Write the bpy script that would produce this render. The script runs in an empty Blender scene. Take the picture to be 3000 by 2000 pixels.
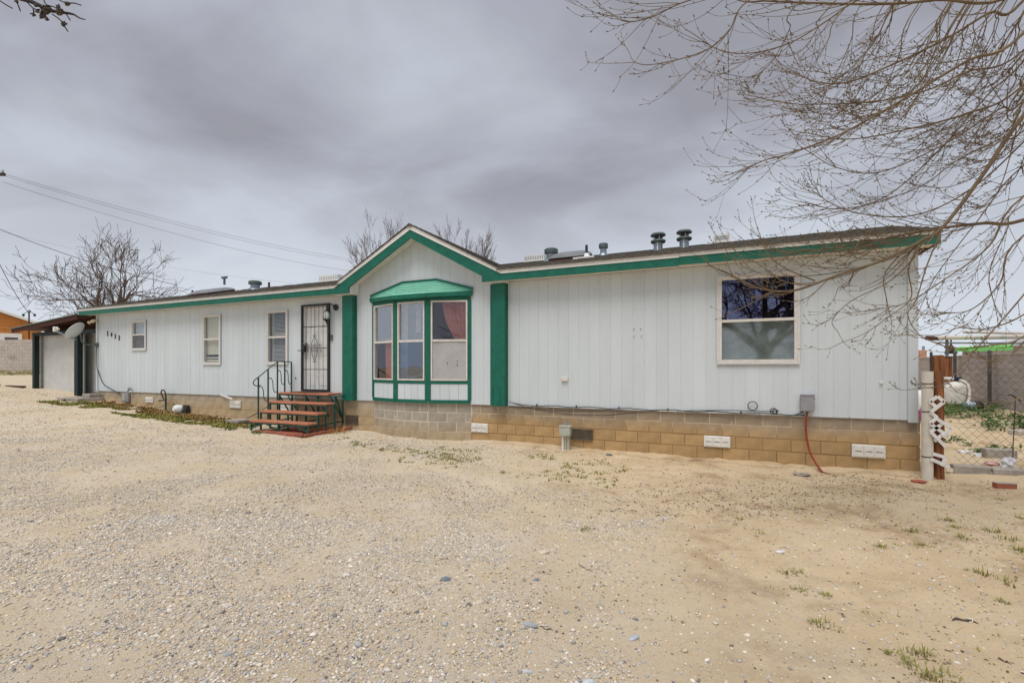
import bpy, math, random
import numpy as np
from mathutils import Matrix, Vector
R = math.radians
rnd = random.Random(11)
rng = np.random.default_rng(5)
S = bpy.context.scene
COL = S.collection

# ------------------------------------------------------------------ camera
cd = bpy.data.cameras.new('camera'); cam = bpy.data.objects.new('camera', cd); COL.objects.link(cam)
cam.location = (0, 0, 1.55); cam.rotation_euler = (R(90), 0, 0)
cd.sensor_width = 36; cd.sensor_fit = 'HORIZONTAL'; cd.lens = 16.8
cd.shift_y = 0.0253; cd.clip_start = 0.05; cd.clip_end = 3000
S.camera = cam
# ------------------------------------------------------------------ sky: an even overcast
SUN_EL, SUN_AZ = 64, 203          # azimuth from +Y clockwise: behind the viewer, a little to the left
W = bpy.data.worlds.new('World'); S.world = W; W.use_nodes = True
nt = W.node_tree; nt.nodes.clear()
def wn(t, **k):
    n = nt.nodes.new(t)
    for a, b in k.items(): setattr(n, a, b)
    return n
L_ = nt.links.new
tc = wn('ShaderNodeTexCoord'); sep = wn('ShaderNodeSeparateXYZ'); L_(tc.outputs['Generated'], sep.inputs[0])
def wmath(op, a, b=None):
    n = wn('ShaderNodeMath', operation=op)
    for i, v in enumerate((a, b)):
        if v is None: continue
        if isinstance(v, (int, float)): n.inputs[i].default_value = v
        else: L_(v, n.inputs[i])
    return n.outputs[0]
zc = wmath('MAXIMUM', sep.outputs[2], 0.0)
den = wmath('ADD', zc, 0.34)
cmb = wn('ShaderNodeCombineXYZ')
L_(wmath('DIVIDE', sep.outputs[0], den), cmb.inputs[0]); L_(wmath('DIVIDE', sep.outputs[1], den), cmb.inputs[1])
mp = wn('ShaderNodeMapping'); L_(cmb.outputs[0], mp.inputs[0])
mp.inputs['Rotation'].default_value = (0, 0, R(24)); mp.inputs['Scale'].default_value = (0.85, 1.15, 1); mp.inputs['Location'].default_value = (3.3, 1.15, 0)
n1 = wn('ShaderNodeTexNoise'); L_(mp.outputs[0], n1.inputs['Vector'])
n1.inputs['Scale'].default_value = 1.75; n1.inputs['Detail'].default_value = 6; n1.inputs['Roughness'].default_value = .5; n1.inputs['Distortion'].default_value = .35
rp = wn('ShaderNodeValToRGB'); L_(n1.outputs['Fac'], rp.inputs[0])
e = rp.color_ramp.elements
e[0].position = .37; e[0].color = (.315, .318, .360, 1)
e[1].position = .63; e[1].color = (.520, .555, .620, 1)
m = e.new(.5); m.color = (.415, .432, .492, 1)
hz = wn('ShaderNodeMapRange'); L_(zc, hz.inputs[0]); hz.inputs[1].default_value = 0.0; hz.inputs[2].default_value = .40; hz.inputs[3].default_value = .95; hz.inputs[4].default_value = 0.0
hz.interpolation_type = 'SMOOTHSTEP'
mx = wn('ShaderNodeMixRGB'); L_(hz.outputs[0], mx.inputs[0]); L_(rp.outputs[0], mx.inputs[1]); mx.inputs[2].default_value = (.70, .755, .83, 1)
sk = wn('ShaderNodeTexSky', sky_type='NISHITA'); sk.sun_disc = False; sk.sun_elevation = R(SUN_EL); sk.sun_rotation = R(SUN_AZ)
sk.air_density = 1; sk.dust_density = 4
sc = wn('ShaderNodeMixRGB', blend_type='MULTIPLY'); sc.inputs[0].default_value = 1; L_(sk.outputs[0], sc.inputs[1]); sc.inputs[2].default_value = (.06, .06, .06, 1)
m2 = wn('ShaderNodeMixRGB'); m2.inputs[0].default_value = .10; L_(mx.outputs[0], m2.inputs[1]); L_(sc.outputs[0], m2.inputs[2])
bg = wn('ShaderNodeBackground'); L_(m2.outputs[0], bg.inputs[0]); bg.inputs[1].default_value = .645
out = wn('ShaderNodeOutputWorld'); L_(bg.outputs[0], out.inputs[0])
# ------------------------------------------------------------------ sun through the cloud
sl = bpy.data.lights.new('sun', 'SUN'); sl.energy = 1.5; sl.angle = R(35); sl.color = (1, .96, .9)
so = bpy.data.objects.new('sun', sl); COL.objects.link(so)
az = R(SUN_AZ); el = R(SUN_EL)
sd = Vector((math.sin(az)*math.cos(el), math.cos(az)*math.cos(el), math.sin(el)))
so.rotation_euler = sd.to_track_quat('Z', 'Y').to_euler(); so.location = sd*60
S.view_settings.view_transform = 'Standard'; S.view_settings.look = 'None'; S.view_settings.gamma = 1
S.view_settings.use_curve_mapping = False
S.view_settings.exposure = 0.78
S.render.resolution_x = 1024; S.render.resolution_y = 682
S.cycles.transparent_max_bounces = 16

# ------------------------------------------------------------------ helpers
F, CX, HY, H = 1400., 1500., 1076., 1.55
def at(px, py, Z):                 # a spot of the photograph at a chosen real distance
    return Vector(((px-CX)/F*Z, Z, H-(py-HY)/F*Z))
TH = R(24.3); HC = Vector((5.871, 6.931, 0)); ct, st = math.cos(TH), math.sin(TH)
def l2w(x, y, z=0): return Vector((HC.x+x*ct+y*st, HC.y-x*st+y*ct, z))
def w2l(X, Y):
    a, b = X-HC.x, Y-HC.y
    return a*ct-b*st, a*st+b*ct

class MB:
    def __init__(s, T=None): s.v = []; s.f = []; s.T = T
    def add(s, vs, fs):
        o = len(s.v)
        if s.T is not None: vs = [s.T @ Vector(v) for v in vs]
        s.v += [tuple(v) for v in vs]; s.f += [tuple(i+o for i in f) for f in fs]; return s
    def box(s, x0, x1, y0, y1, z0, z1):
        return s.add([(x0,y0,z0),(x1,y0,z0),(x1,y1,z0),(x0,y1,z0),(x0,y0,z1),(x1,y0,z1),(x1,y1,z1),(x0,y1,z1)],
                     [(0,3,2,1),(4,5,6,7),(0,1,5,4),(1,2,6,5),(2,3,7,6),(3,0,4,7)])
    def cbox(s, x0, x1, y0, y1, z0, z1, b=.004):    # box with chamfered edges
        vs = []; idx = {}
        cs = [(x0,x1),(y0,y1),(z0,z1)]
        for i in (0,1):
            for j in (0,1):
                for k in (0,1):
                    c = (cs[0][i], cs[1][j], cs[2][k]); sg = (1-2*i, 1-2*j, 1-2*k)
                    for a in range(3):
                        v = [c[q] + (0 if q == a else sg[q]*b) for q in range(3)]
                        idx[(i,j,k,a)] = len(vs); vs.append(tuple(v))
        fs = []
        for a in range(3):
            p, q = [(1,2),(2,0),(0,1)][a]
            for sde in (0,1):
                loop = [(0,0),(1,0),(1,1),(0,1)]
                if sde == 0: loop = loop[::-1]
                f = []
                for (u, w) in loop:
                    k = [0,0,0]; k[a] = sde; k[p] = u; k[q] = w
                    f.append(idx[(k[0],k[1],k[2],a)])
                fs.append(tuple(f))
        for a in range(3):                      # edge chamfers
            p, q = (a+1) % 3, (a+2) % 3
            for u in (0,1):
                for w in (0,1):
                    k0 = [0,0,0]; k1 = [0,0,0]; k0[a] = 0; k1[a] = 1
                    for k in (k0, k1): k[p] = u; k[q] = w
                    f = [idx[(*k0,p)], idx[(*k1,p)], idx[(*k1,q)], idx[(*k0,q)]]
                    if u ^ w ^ 1: f = f[::-1]
                    fs.append(tuple(f))
        for i in (0,1):
            for j in (0,1):
                for k in (0,1):
                    f = [idx[(i,j,k,a)] for a in range(3)]
                    if (i+j+k) % 2 == 0: f = f[::-1]
                    fs.append(tuple(f))
        return s.add(vs, fs)
    def prism(s, poly, y0, y1):                   # polygon in x,z extruded along y
        n = len(poly)
        vs = [(x, y0, z) for x, z in poly] + [(x, y1, z) for x, z in poly]
        fs = [tuple(range(n)), tuple(range(2*n-1, n-1, -1))] + [(i, i+n, (i+1) % n+n, (i+1) % n) for i in range(n)]
        return s.add(vs, fs)
    def slab(s, a, b, c, d, t):                   # four corners of a top face, thickness t straight down
        a, b, c, d = map(Vector, (a, b, c, d)); o = Vector((0, 0, -t))
        return s.add([a, b, c, d, a+o, b+o, c+o, d+o], [(0,1,2,3),(7,6,5,4),(0,4,5,1),(1,5,6,2),(2,6,7,3),(3,7,4,0)])
    def bar(s, a, b, w, h=None, up=(0, 0, 1)):     # square bar between two points
        a, b = Vector(a), Vector(b); h = h or w
        d = (b-a).normalized(); u = Vector(up)
        if abs(d.dot(u)) > .98: u = Vector((0, 1, 0))
        x = d.cross(u).normalized()*w/2; y = x.cross(d).normalized()*h/2
        vs = [a-x-y, a+x-y, a+x+y, a-x+y, b-x-y, b+x-y, b+x+y, b-x+y]
        return s.add(vs, [(0,1,2,3),(7,6,5,4),(0,4,5,1),(1,5,6,2),(2,6,7,3),(3,7,4,0)])
    def tube(s, pts, rad, n=6):
        pts = [Vector(p) for p in pts]; m_ = len(pts)
        if isinstance(rad, (int, float)): rad = [rad]*m_
        d = (pts[1]-pts[0]).normalized()
        u = Vector((0, 0, 1)) if abs(d.z) < .9 else Vector((1, 0, 0))
        x = d.cross(u).normalized(); vs = []; fs = []
        for i, p in enumerate(pts):
            if i == 0: t = pts[1]-p
            elif i == m_-1: t = p-pts[i-1]
            else: t = pts[i+1]-pts[i-1]
            if t.length < 1e-9: t = d
            t = t.normalized(); x = (x-t*x.dot(t))
            if x.length < 1e-6: x = t.orthogonal()
            x = x.normalized(); y = t.cross(x)
            for k in range(n):
                a = 2*math.pi*k/n; vs.append(p+(x*math.cos(a)+y*math.sin(a))*rad[i])
        for i in range(m_-1):
            for k in range(n):
                a, b = i*n+k, i*n+(k+1) % n
                fs.append((a, b, b+n, a+n))
        fs.append(tuple(range(n-1, -1, -1))); fs.append(tuple(range((m_-1)*n, m_*n)))
        return s.add(vs, fs)
    def lathe(s, prof, c=(0, 0, 0), n=16, axis=None, ry=1.0):   # profile (radius, height)
        M = Matrix.Translation(Vector(c))
        if axis is not None: M = M @ Vector(axis).to_track_quat('Z', 'Y').to_matrix().to_4x4()
        vs = []; fs = []
        for r, z in prof:
            for k in range(n):
                a = 2*math.pi*k/n; vs.append(M @ Vector((r*math.cos(a), r*math.sin(a)*ry, z)))
        for i in range(len(prof)-1):
            for k in range(n):
                a, b = i*n+k, i*n+(k+1) % n; fs.append((a, b, b+n, a+n))
        fs.append(tuple(range(n-1, -1, -1))); fs.append(tuple(range((len(prof)-1)*n, len(prof)*n)))
        return s.add(vs, fs)
    def mesh(s, name, mat=None, smooth=False):
        me = bpy.data.meshes.new(name); me.from_pydata(s.v, [], s.f); me.update()
        if mat: me.materials.append(mat)
        if smooth:
            me.polygons.foreach_set('use_smooth', [True]*len(me.polygons))
            try: me.set_sharp_from_angle(angle=R(40))
            except Exception: pass
        return me
    def build(s, name, mat, parent=None, smooth=False, label=None):
        o = bpy.data.objects.new(name, s.mesh(name, mat, smooth)); COL.objects.link(o)
        if parent: o.parent = parent
        if label: o['label'] = label
        return o
def tag(o, label=None, cat=None, group=None, kind=None):
    if label: o['label'] = label
    if cat: o['category'] = cat
    if group: o['group'] = group
    if kind: o['kind'] = kind
    return o
def thing(name, label, cat, loc=(0, 0, 0), rz=0, group=None):
    o = bpy.data.objects.new(name, None); COL.objects.link(o); o.empty_display_size = .1
    o.location = loc; o.rotation_euler = (0, 0, rz)
    return tag(o, label, cat, group)
def hthing(name, label, cat, x, y, z=0, group=None):      # a thing placed and turned like the house
    return thing(name, label, cat, l2w(x, y, z), -TH, group)
def linked(name, me, parent, loc=(0, 0, 0), rz=0, sc=None):
    o = bpy.data.objects.new(name, me); COL.objects.link(o); o.parent = parent; o.location = loc; o.rotation_euler = (0, 0, rz)
    if sc: o.scale = sc
    return o
def copy_tree(o, parent=None):
    c = o.copy(); COL.objects.link(c); c.parent = parent
    for ch in list(o.children): copy_tree(ch, c)
    return c
def catmull(pts, k=5):
    P = [Vector(p) for p in pts]; P = [P[0]*2-P[1]] + P + [P[-1]*2-P[-2]]; o = []
    for i in range(1, len(P)-2):
        a, b, c, d = P[i-1:i+3]
        for j in range(k):
            t = j/k
            o.append(.5*((2*b)+(c-a)*t+(2*a-5*b+4*c-d)*t*t+(3*b-a-3*c+d)*t**3))
    o.append(P[-2]); return o

# ------------------------------------------------------------------ materials
def mat(name, col, rough=.65, var=.12, scale=6, col2=None, bump=0., bscale=80, metal=0., spec=.35, rand=0., stretch=None, mixpos=(.35, .7), coord='Object'):
    m = bpy.data.materials.new(name); m.use_nodes = True; t = m.node_tree; N = t.nodes; B = N['Principled BSDF']; lk = t.links.new
    B.inputs['Roughness'].default_value = rough; B.inputs['Metallic'].default_value = metal; B.inputs['Specular IOR Level'].default_value = spec
    tcd = N.new('ShaderNodeTexCoord'); vec = tcd.outputs[coord]
    if stretch:
        mpn = N.new('ShaderNodeMapping'); mpn.inputs['Scale'].default_value = stretch; lk(vec, mpn.inputs[0]); vec = mpn.outputs[0]
    no = N.new('ShaderNodeTexNoise'); no.inputs['Scale'].default_value = scale; no.inputs['Detail'].default_value = 6; no.inputs['Roughness'].default_value = .62; lk(vec, no.inputs['Vector'])
    mr = N.new('ShaderNodeMapRange'); mr.inputs[1].default_value = mixpos[0]; mr.inputs[2].default_value = mixpos[1]; lk(no.outputs['Fac'], mr.inputs[0])
    mi = N.new('ShaderNodeMixRGB'); lk(mr.outputs[0], mi.inputs[0])
    c2 = col2 or tuple(c*(1-var*1.6) for c in col); c1 = col if col2 else tuple(min(1, c*(1+var*.6)) for c in col)
    mi.inputs[1].default_value = (*c1, 1); mi.inputs[2].default_value = (*c2, 1)
    o = mi.outputs[0]
    if rand:
        oi = N.new('ShaderNodeObjectInfo'); r2 = N.new('ShaderNodeMapRange'); r2.inputs[3].default_value = 1-rand; r2.inputs[4].default_value = 1+rand; lk(oi.outputs['Random'], r2.inputs[0])
        mu = N.new('ShaderNodeMixRGB'); mu.blend_type = 'MULTIPLY'; mu.inputs[0].default_value = 1; lk(o, mu.inputs[1]); lk(r2.outputs[0], mu.inputs[2]); o = mu.outputs[0]
    lk(o, B.inputs['Base Color'])
    if bump:
        nb = N.new('ShaderNodeTexNoise'); nb.inputs['Scale'].default_value = bscale; nb.inputs['Detail'].default_value = 5; lk(vec, nb.inputs['Vector'])
        bu = N.new('ShaderNodeBump'); bu.inputs['Strength'].default_value = bump; bu.inputs['Distance'].default_value = .01; lk(nb.outputs['Fac'], bu.inputs['Height']); lk(bu.outputs[0], B.inputs['Normal'])
    m['out'] = 1
    return m
M = {}
M['siding'] = mat('painted_siding', (.600, .656, .690), .55, .035, 2.2, bump=.25, bscale=70, rand=.025, stretch=(1, 1, .25))
M['soffit'] = mat('painted_soffit', (.70, .66, .60), .6, .08, 5)
M['trim'] = mat('white_trim', (.78, .77, .75), .5, .06, 9, bump=.1)
M['vinyl'] = mat('window_frame_white', (.68, .65, .60), .45, .10, 12)
M['caulk'] = mat('cracked_caulk_trim', (.62, .63, .635), .7, .25, 45, col2=(.38, .33, .27), mixpos=(.56, .70))
M['green'] = mat('green_paint', (.007, .142, .096), .5, .12, 7, col2=(.004, .100, .070), bump=.12, rand=.04)
M['greensheen'] = mat('sheen_green_shingle', (.20, .50, .385), .7, .1, 12, col2=(.15, .42, .31), bump=.3, bscale=200, rand=.08)  # green lightened so the sky's sheen is part of the base colour
M['shingle'] = mat('asphalt_shingle', (.065, .060, .052), .9, .3, 18, col2=(.17, .150, .125), bump=.6, bscale=300)
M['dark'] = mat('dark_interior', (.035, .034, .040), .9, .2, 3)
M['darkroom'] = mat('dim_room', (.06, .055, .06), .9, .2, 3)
M['black'] = mat('black_iron', (.012, .013, .016), .45, .2, 30, metal=.0, spec=.5)
M['greeniron'] = mat('green_iron', (.010, .105, .070), .5, .3, 14, col2=(.012, .035, .028), spec=.5)
M['tread'] = mat('terracotta_stained_wood', (.54, .235, .14), .7, .2, 5, col2=(.34, .115, .065), bump=.2, stretch=(.4, 5, 5))
M['brick'] = mat('red_brick', (.40, .12, .07), .85, .3, 14, col2=(.27, .10, .07), bump=.4, rand=.2)
M['concrete'] = mat('grey_concrete', (.36, .325, .285), .9, .2, 7, bump=.4)
M['postmetal'] = mat('dull_brown_steel', (.085, .075, .07), .7, .3, 6)
M['galv'] = mat('galvanised_steel', (.30, .36, .41), .42, .15, 10, metal=.6)
M['galvdark'] = mat('weathered_steel_cap', (.13, .17, .17), .5, .2, 10, metal=.5)
M['rust'] = mat('rusty_steel', (.10, .045, .03), .8, .4, 18, col2=(.05, .03, .03))
M['whiteplastic'] = mat('white_plastic', (.76, .77, .76), .45, .06, 10)
M['vent'] = mat('white_vent_cover', (.74, .72, .68), .5, .10, 14)
M['ventdark'] = mat('dark_metal_louver', (.10, .085, .065), .6, .3, 20)
M['pvc'] = mat('cream_pvc_pipe', (.66, .63, .55), .4, .1, 5)
M['lattice'] = mat('white_lattice_wood', (.77, .76, .74), .6, .06, 14)
M['post'] = mat('red_brown_wood_post', (.11, .028, .012), .75, .4, 3, col2=(.36, .15, .055), bump=.5, bscale=30, stretch=(6, 6, .6))
M['grey'] = mat('grey_plastic_box', (.30, .30, .32), .5, .08, 10)
M['greygreen'] = mat('grey_green_box', (.42, .44, .38), .5, .1, 10)
M['cable'] = mat('black_cable', (.015, .015, .016), .5, .2, 20)
M['orange'] = mat('orange_red_conduit', (.30, .055, .025), .6, .3, 20)
M['tank'] = mat('white_tank', (.66, .64, .60), .45, .15, 4)
M['brownwood'] = mat('dark_brown_wood', (.085, .028, .017), .75, .3, 6, col2=(.05, .018, .012))
M['navy'] = mat('dark_green_post', (.008, .022, .022), .6, .3, 12)
M['shedpanel'] = mat('pale_grey_panel', (.56, .57, .55), .7, .08, 3)
M['stucco'] = mat('orange_stucco', (.55, .22, .055), .85, .1, 3, bump=.3)
M['cmu_pale'] = mat('pale_block', (.45, .40, .365), .9, .12, 3, bump=.35, rand=.07)
M['mortar_pale'] = mat('pale_block_mortar', (.42, .375, .34), .9, .1, 6)
M['bark'] = mat('pale_twig_bark', (.215, .155, .088), .75, .3, 9, col2=(.11, .080, .052), bump=.3)
M['barkfar'] = mat('brown_bark', (.12, .08, .06), .85, .3, 4, col2=(.08, .06, .05))
M['barkdark'] = mat('dark_bark', (.05, .04, .045), .85, .3, 9)
M['podmat'] = mat('dark_seed_cluster', (.05, .03, .04), .8, .4, 30, col2=(.10, .085, .03))
M['farwire'] = mat('weathered_line', (.16, .16, .17), .7)
M['wire'] = mat('chain_link_wire', (.11, .10, .095), .55, .3, 20, metal=.3)
M['polewood'] = mat('pole_wood', (.06, .045, .04), .85, .3, 6)
M['pink'] = mat('pink_plastic', (.75, .10, .45), .4, .05, 5)
M['limegreen'] = mat('bright_green_sheet', (.22, .75, .14), .5, .12, 4)
M['yellow'] = mat('yellow_plastic', (.65, .58, .12), .5, .05, 5)
M['bluegrey'] = mat('blue_grey_plastic', (.33, .40, .47), .5, .1, 5)
M['bag'] = mat('white_plastic_bag', (.74, .72, .74), .5, .1, 20, bump=.5, bscale=25)
M['paper'] = mat('printed_white_bag', (.72, .73, .77), .6, .2, 30, col2=(.35, .37, .45), mixpos=(.5, .62))
M['pinkbag'] = mat('pink_litter', (.62, .38, .36), .6, .15, 20)
M['lilac'] = mat('lilac_litter', (.50, .28, .50), .6, .15, 20)
M['curtain'] = mat('rust_curtain', (.48, .22, .13), .85, .15, 8)
M['sheer'] = mat('tan_lining', (.50, .44, .36), .85, .1, 6)
M['cream'] = mat('cream_shade', (.72, .63, .46), .8, .06, 4)
M['blind'] = mat('pale_blind', (.66, .60, .54), .6, .06, 5)
M['film'] = mat('whitened_film', (.52, .52, .53), .7, .25, 5)
M['foil'] = mat('grey_lavender_window_film', (.43, .42, .425), .6, .08, 3, bump=.6, bscale=6)
M['lens'] = mat('frosted_lamp_glass', (.50, .55, .56), .15, .05, 5, spec=.6)
M['dish'] = mat('grey_dish', (.66, .69, .69), .45, .05, 5)
M['dome'] = mat('smoky_acrylic_dome', (.20, .21, .22), .18, .1, 4, spec=.6)
M['mat'] = mat('coir_doormat', (.10, .05, .03), .95, .3, 60)
M['digit'] = mat('black_digit', (.01, .01, .01), .5, .1, 5)

def glass_mat(name, tint=(.9, .93, .95), refl=.32, rough=.02, wob=.04, gcol=(.95, .96, 1)):
    m = bpy.data.materials.new(name); m.use_nodes = True; t = m.node_tree; N = t.nodes; lk = t.links.new; N.clear()
    o = N.new('ShaderNodeOutputMaterial'); mx = N.new('ShaderNodeMixShader'); tr = N.new('ShaderNodeBsdfTransparent'); gl = N.new('ShaderNodeBsdfGlossy')
    tr.inputs[0].default_value = (*tint, 1); gl.inputs['Roughness'].default_value = rough; gl.inputs[0].default_value = (*gcol, 1)
    lw_ = N.new('ShaderNodeLayerWeight'); lw_.inputs[0].default_value = .5      # 'Facing' is the same from both sides of the pane
    fr = N.new('ShaderNodeMath'); fr.operation = 'POWER'; lk(lw_.outputs['Facing'], fr.inputs[0]); fr.inputs[1].default_value = 5
    mr = N.new('ShaderNodeMapRange'); lk(fr.outputs[0], mr.inputs[0]); mr.inputs[1].default_value = 0; mr.inputs[2].default_value = 1; mr.inputs[3].default_value = refl; mr.inputs[4].default_value = 1
    tcd = N.new('ShaderNodeTexCoord'); no = N.new('ShaderNodeTexNoise'); no.inputs['Scale'].default_value = 2.5; lk(tcd.outputs['Object'], no.inputs['Vector'])
    bu = N.new('ShaderNodeBump'); bu.inputs['Strength'].default_value = wob; bu.inputs['Distance'].default_value = .02; lk(no.outputs[0], bu.inputs['Height']); lk(bu.outputs[0], gl.inputs['Normal'])
    lk(mr.outputs[0], mx.inputs[0]); lk(tr.outputs[0], mx.inputs[1]); lk(gl.outputs[0], mx.inputs[2]); lk(mx.outputs[0], o.inputs[0])
    return m
M['glass'] = glass_mat('window_glass', refl=.05)
M['glassbay'] = glass_mat('bay_glass', (.85, .86, .86), refl=.24, wob=.05)
M['glassblue'] = glass_mat('dark_tinted_glass', (.45, .45, .70), .16, .015, .03, (.70, .74, 1.0))
M['glassdust'] = glass_mat('dusty_glass', (.9, .92, .92), .09, .05, .04)
def screen_mat(name, col, dens):
    m = bpy.data.materials.new(name); m.use_nodes = True; t = m.node_tree; N = t.nodes; lk = t.links.new; N.clear()
    o = N.new('ShaderNodeOutputMaterial'); mx = N.new('ShaderNodeMixShader'); tr = N.new('ShaderNodeBsdfTransparent'); di = N.new('ShaderNodeBsdfDiffuse')
    di.inputs[0].default_value = (*col, 1); mx.inputs[0].default_value = dens
    lk(tr.outputs[0], mx.inputs[1]); lk(di.outputs[0], mx.inputs[2]); lk(mx.outputs[0], o.inputs[0]); return m
M['screen'] = screen_mat('insect_screen', (.20, .20, .20), .35)
M['screenlt'] = screen_mat('pale_insect_screen', (.26, .285, .28), .50)

def block_mat(name, low, high, z0, z1, rand=.10):
    m = mat(name, low, .92, .12, 5, bump=.45, bscale=70, rand=rand); t = m.node_tree; N = t.nodes; lk = t.links.new
    B = N['Principled BSDF']; src = B.inputs['Base Color'].links[0].from_socket
    ge = N.new('ShaderNodeNewGeometry'); sp = N.new('ShaderNodeSeparateXYZ'); lk(ge.outputs['Position'], sp.inputs[0])
    no = N.new('ShaderNodeTexNoise'); no.inputs['Scale'].default_value = 1.4; no.inputs['Detail'].default_value = 5; lk(ge.outputs['Position'], no.inputs['Vector'])
    ad = N.new('ShaderNodeMath'); ad.operation = 'MULTIPLY_ADD'; lk(no.outputs[0], ad.inputs[0]); ad.inputs[1].default_value = .28; ad.inputs[2].default_value = -.14
    a2 = N.new('ShaderNodeMath'); a2.operation = 'ADD'; lk(ad.outputs[0], a2.inputs[0]); lk(sp.outputs[2], a2.inputs[1])
    mr = N.new('ShaderNodeMapRange'); lk(a2.outputs[0], mr.inputs[0]); mr.inputs[1].default_value = z0; mr.inputs[2].default_value = z1
    hi = N.new('ShaderNodeMixRGB'); hi.blend_type = 'MIX'; lk(mr.outputs[0], hi.inputs[0]); lk(src, hi.inputs[1])
    h2 = N.new('ShaderNodeMixRGB'); h2.blend_type = 'MULTIPLY'; h2.inputs[0].default_value = 1; lk(src, h2.inputs[1]); h2.inputs[2].default_value = tuple(b/a for a, b in zip(low, high))+(1,)
    lk(h2.outputs[0], hi.inputs[2])
    # whitish lime streaks near the top
    n3 = N.new('ShaderNodeTexNoise'); n3.inputs['Scale'].default_value = 7; n3.inputs['Detail'].default_value = 3; lk(ge.outputs['Position'], n3.inputs['Vector'])
    m3 = N.new('ShaderNodeMapRange'); lk(n3.outputs[0], m3.inputs[0]); m3.inputs[1].default_value = .66; m3.inputs[2].default_value = .74
    mu = N.new('ShaderNodeMath'); mu.operation = 'MULTIPLY'; lk(m3.outputs[0], mu.inputs[0]); lk(mr.outputs[0], mu.inputs[1])
    fin = N.new('ShaderNodeMixRGB'); lk(mu.outputs[0], fin.inputs[0]); lk(hi.outputs[0], fin.inputs[1]); fin.inputs[2].default_value = (.52, .48, .42, 1)
    lk(fin.outputs[0], B.inputs['Base Color']); return m
M['block'] = block_mat('mud_stained_block', (.455, .30, .145), (.38, .31, .23), .40, .68)
M['blockleft'] = block_mat('dusty_tan_block', (.48, .36, .215), (.46, .385, .285), .42, .70, .06)
M['mortarleft'] = block_mat('dusty_tan_mortar', (.42, .315, .19), (.54, .46, .35), .42, .70, 0)
M['blockbay'] = block_mat('grey_block', (.43, .34, .22), (.39, .345, .285), .15, .45)
M['mortar'] = block_mat('mortar', (.30, .195, .09), (.60, .52, .41), .42, .60, 0)
M['mortarbay'] = block_mat('pale_mortar', (.48, .40, .30), (.70, .64, .54), .1, .4, 0)

# ------------------------------------------------------------------ ground
_lat = rng.random((256, 256))
def vnoise(x, y, s):
    x = np.asarray(x)*s+91.7; y = np.asarray(y)*s+37.3
    i = np.floor(x).astype(int); j = np.floor(y).astype(int); fx = x-i; fy = y-j
    fx = fx*fx*(3-2*fx); fy = fy*fy*(3-2*fy)
    g = lambda a, b: _lat[a % 256, b % 256]
    return (g(i, j)*(1-fx)+g(i+1, j)*fx)*(1-fy)+(g(i, j+1)*(1-fx)+g(i+1, j+1)*fx)*fy-.5
HX = [-80, -35, -24, -21.5, -18.7, -16.8, -14.5, -10.8, -6.9, -5, 0, 10, 60]
HZ = [1.3, 1.15, .72, .47, .34, .21, .14, .05, .0, -.03, -.02, .02, .02]
def sstep(a, b, x):
    t = np.clip((x-a)/(b-a), 0, 1); return t*t*(3-2*t)
def tracks(X, Y):                  # two wheel ruts curving across the drive
    t = X-np.interp(Y, [2.0, 3.0, 4.1, 5.2, 6.3, 7.4, 8.5], [1.45, 1.75, 1.95, 1.80, 1.30, .20, -1.6]); w = .15
    return (np.exp(-(t/w)**2)+np.exp(-((t+1.45)/w)**2))*(1-sstep(7.0, 8.6, Y))
def ground_h(X, Y, detail=True):
    X = np.asarray(X, float); Y = np.asarray(Y, float)
    a, b = X-HC.x, Y-HC.y; xl = a*ct-b*st; yl = a*st+b*ct
    h = np.interp(xl, HX, HZ) + .03*np.clip(yl, 0, 14)*sstep(-30, -1, xl)
    if detail:
        nr = 1-sstep(14, 40, np.hypot(X, Y))
        h = h + nr*(.05*vnoise(X, Y, .45)+.028*vnoise(X, Y, 1.3)+.012*vnoise(X, Y, 4.1)+.006*vnoise(X, Y, 11))
        # loose sand on the right is lumpier
        sandy = sstep(-.5, 1.5, X-(1.25-.13*Y))
        h = h + nr*sandy*(.030*vnoise(X, Y, 5.5)+.024*vnoise(X, Y, 12))
        # dirt ledge washed up along the foundation
        edge = -.26+.16*vnoise(X, Y, 2.3)+.08*vnoise(X, Y, 7)
        h = h + .02*sstep(edge-.02, edge+.01, yl)*(1-sstep(.4, .8, yl))*sstep(-8.5, -6.5, xl)*(1-sstep(.1, .5, xl))
        # shallow wheel track curving across the drive
        h = h - nr*.022*tracks(X, Y)
    return h
def gh(X, Y): return float(ground_h(X, Y))
def axis(lo, hi, d, far, growth=1.22):
    c = list(np.arange(lo, hi, d)); s_ = d; v = hi; right = []
    while v < far: s_ *= growth; v += s_; right.append(v)
    s_ = d; v = lo; left = []
    while v > -far: s_ *= growth; v -= s_; left.append(v)
    return np.array(left[::-1]+c+right)
gx = axis(-10, 9, .055, 900); gy = axis(1.6, 10.5, .055, 900)
GX, GY = np.meshgrid(gx, gy); GZ = ground_h(GX, GY)
nx, ny = len(gx), len(gy)
gv = np.stack([GX.ravel(), GY.ravel(), GZ.ravel()], 1)
ii = (np.arange(ny-1)[:, None]*nx+np.arange(nx-1)[None]).ravel()
gf = np.stack([ii, ii+1, ii+1+nx, ii+nx], 1)
def np_mesh(name, v, f, mat_, smooth=False):
    me = bpy.data.meshes.new(name); k = f.shape[1]
    me.vertices.add(len(v)); me.vertices.foreach_set('co', v.astype(np.float32).ravel())
    me.loops.add(f.size); me.loops.foreach_set('vertex_index', f.astype(np.int32).ravel())
    me.polygons.add(len(f)); me.polygons.foreach_set('loop_start', np.arange(0, f.size, k, dtype=np.int32))
    me.update(calc_edges=True); me.validate()
    if smooth: me.polygons.foreach_set('use_smooth', np.ones(len(f), bool))
    me.materials.append(mat_); return me
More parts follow.
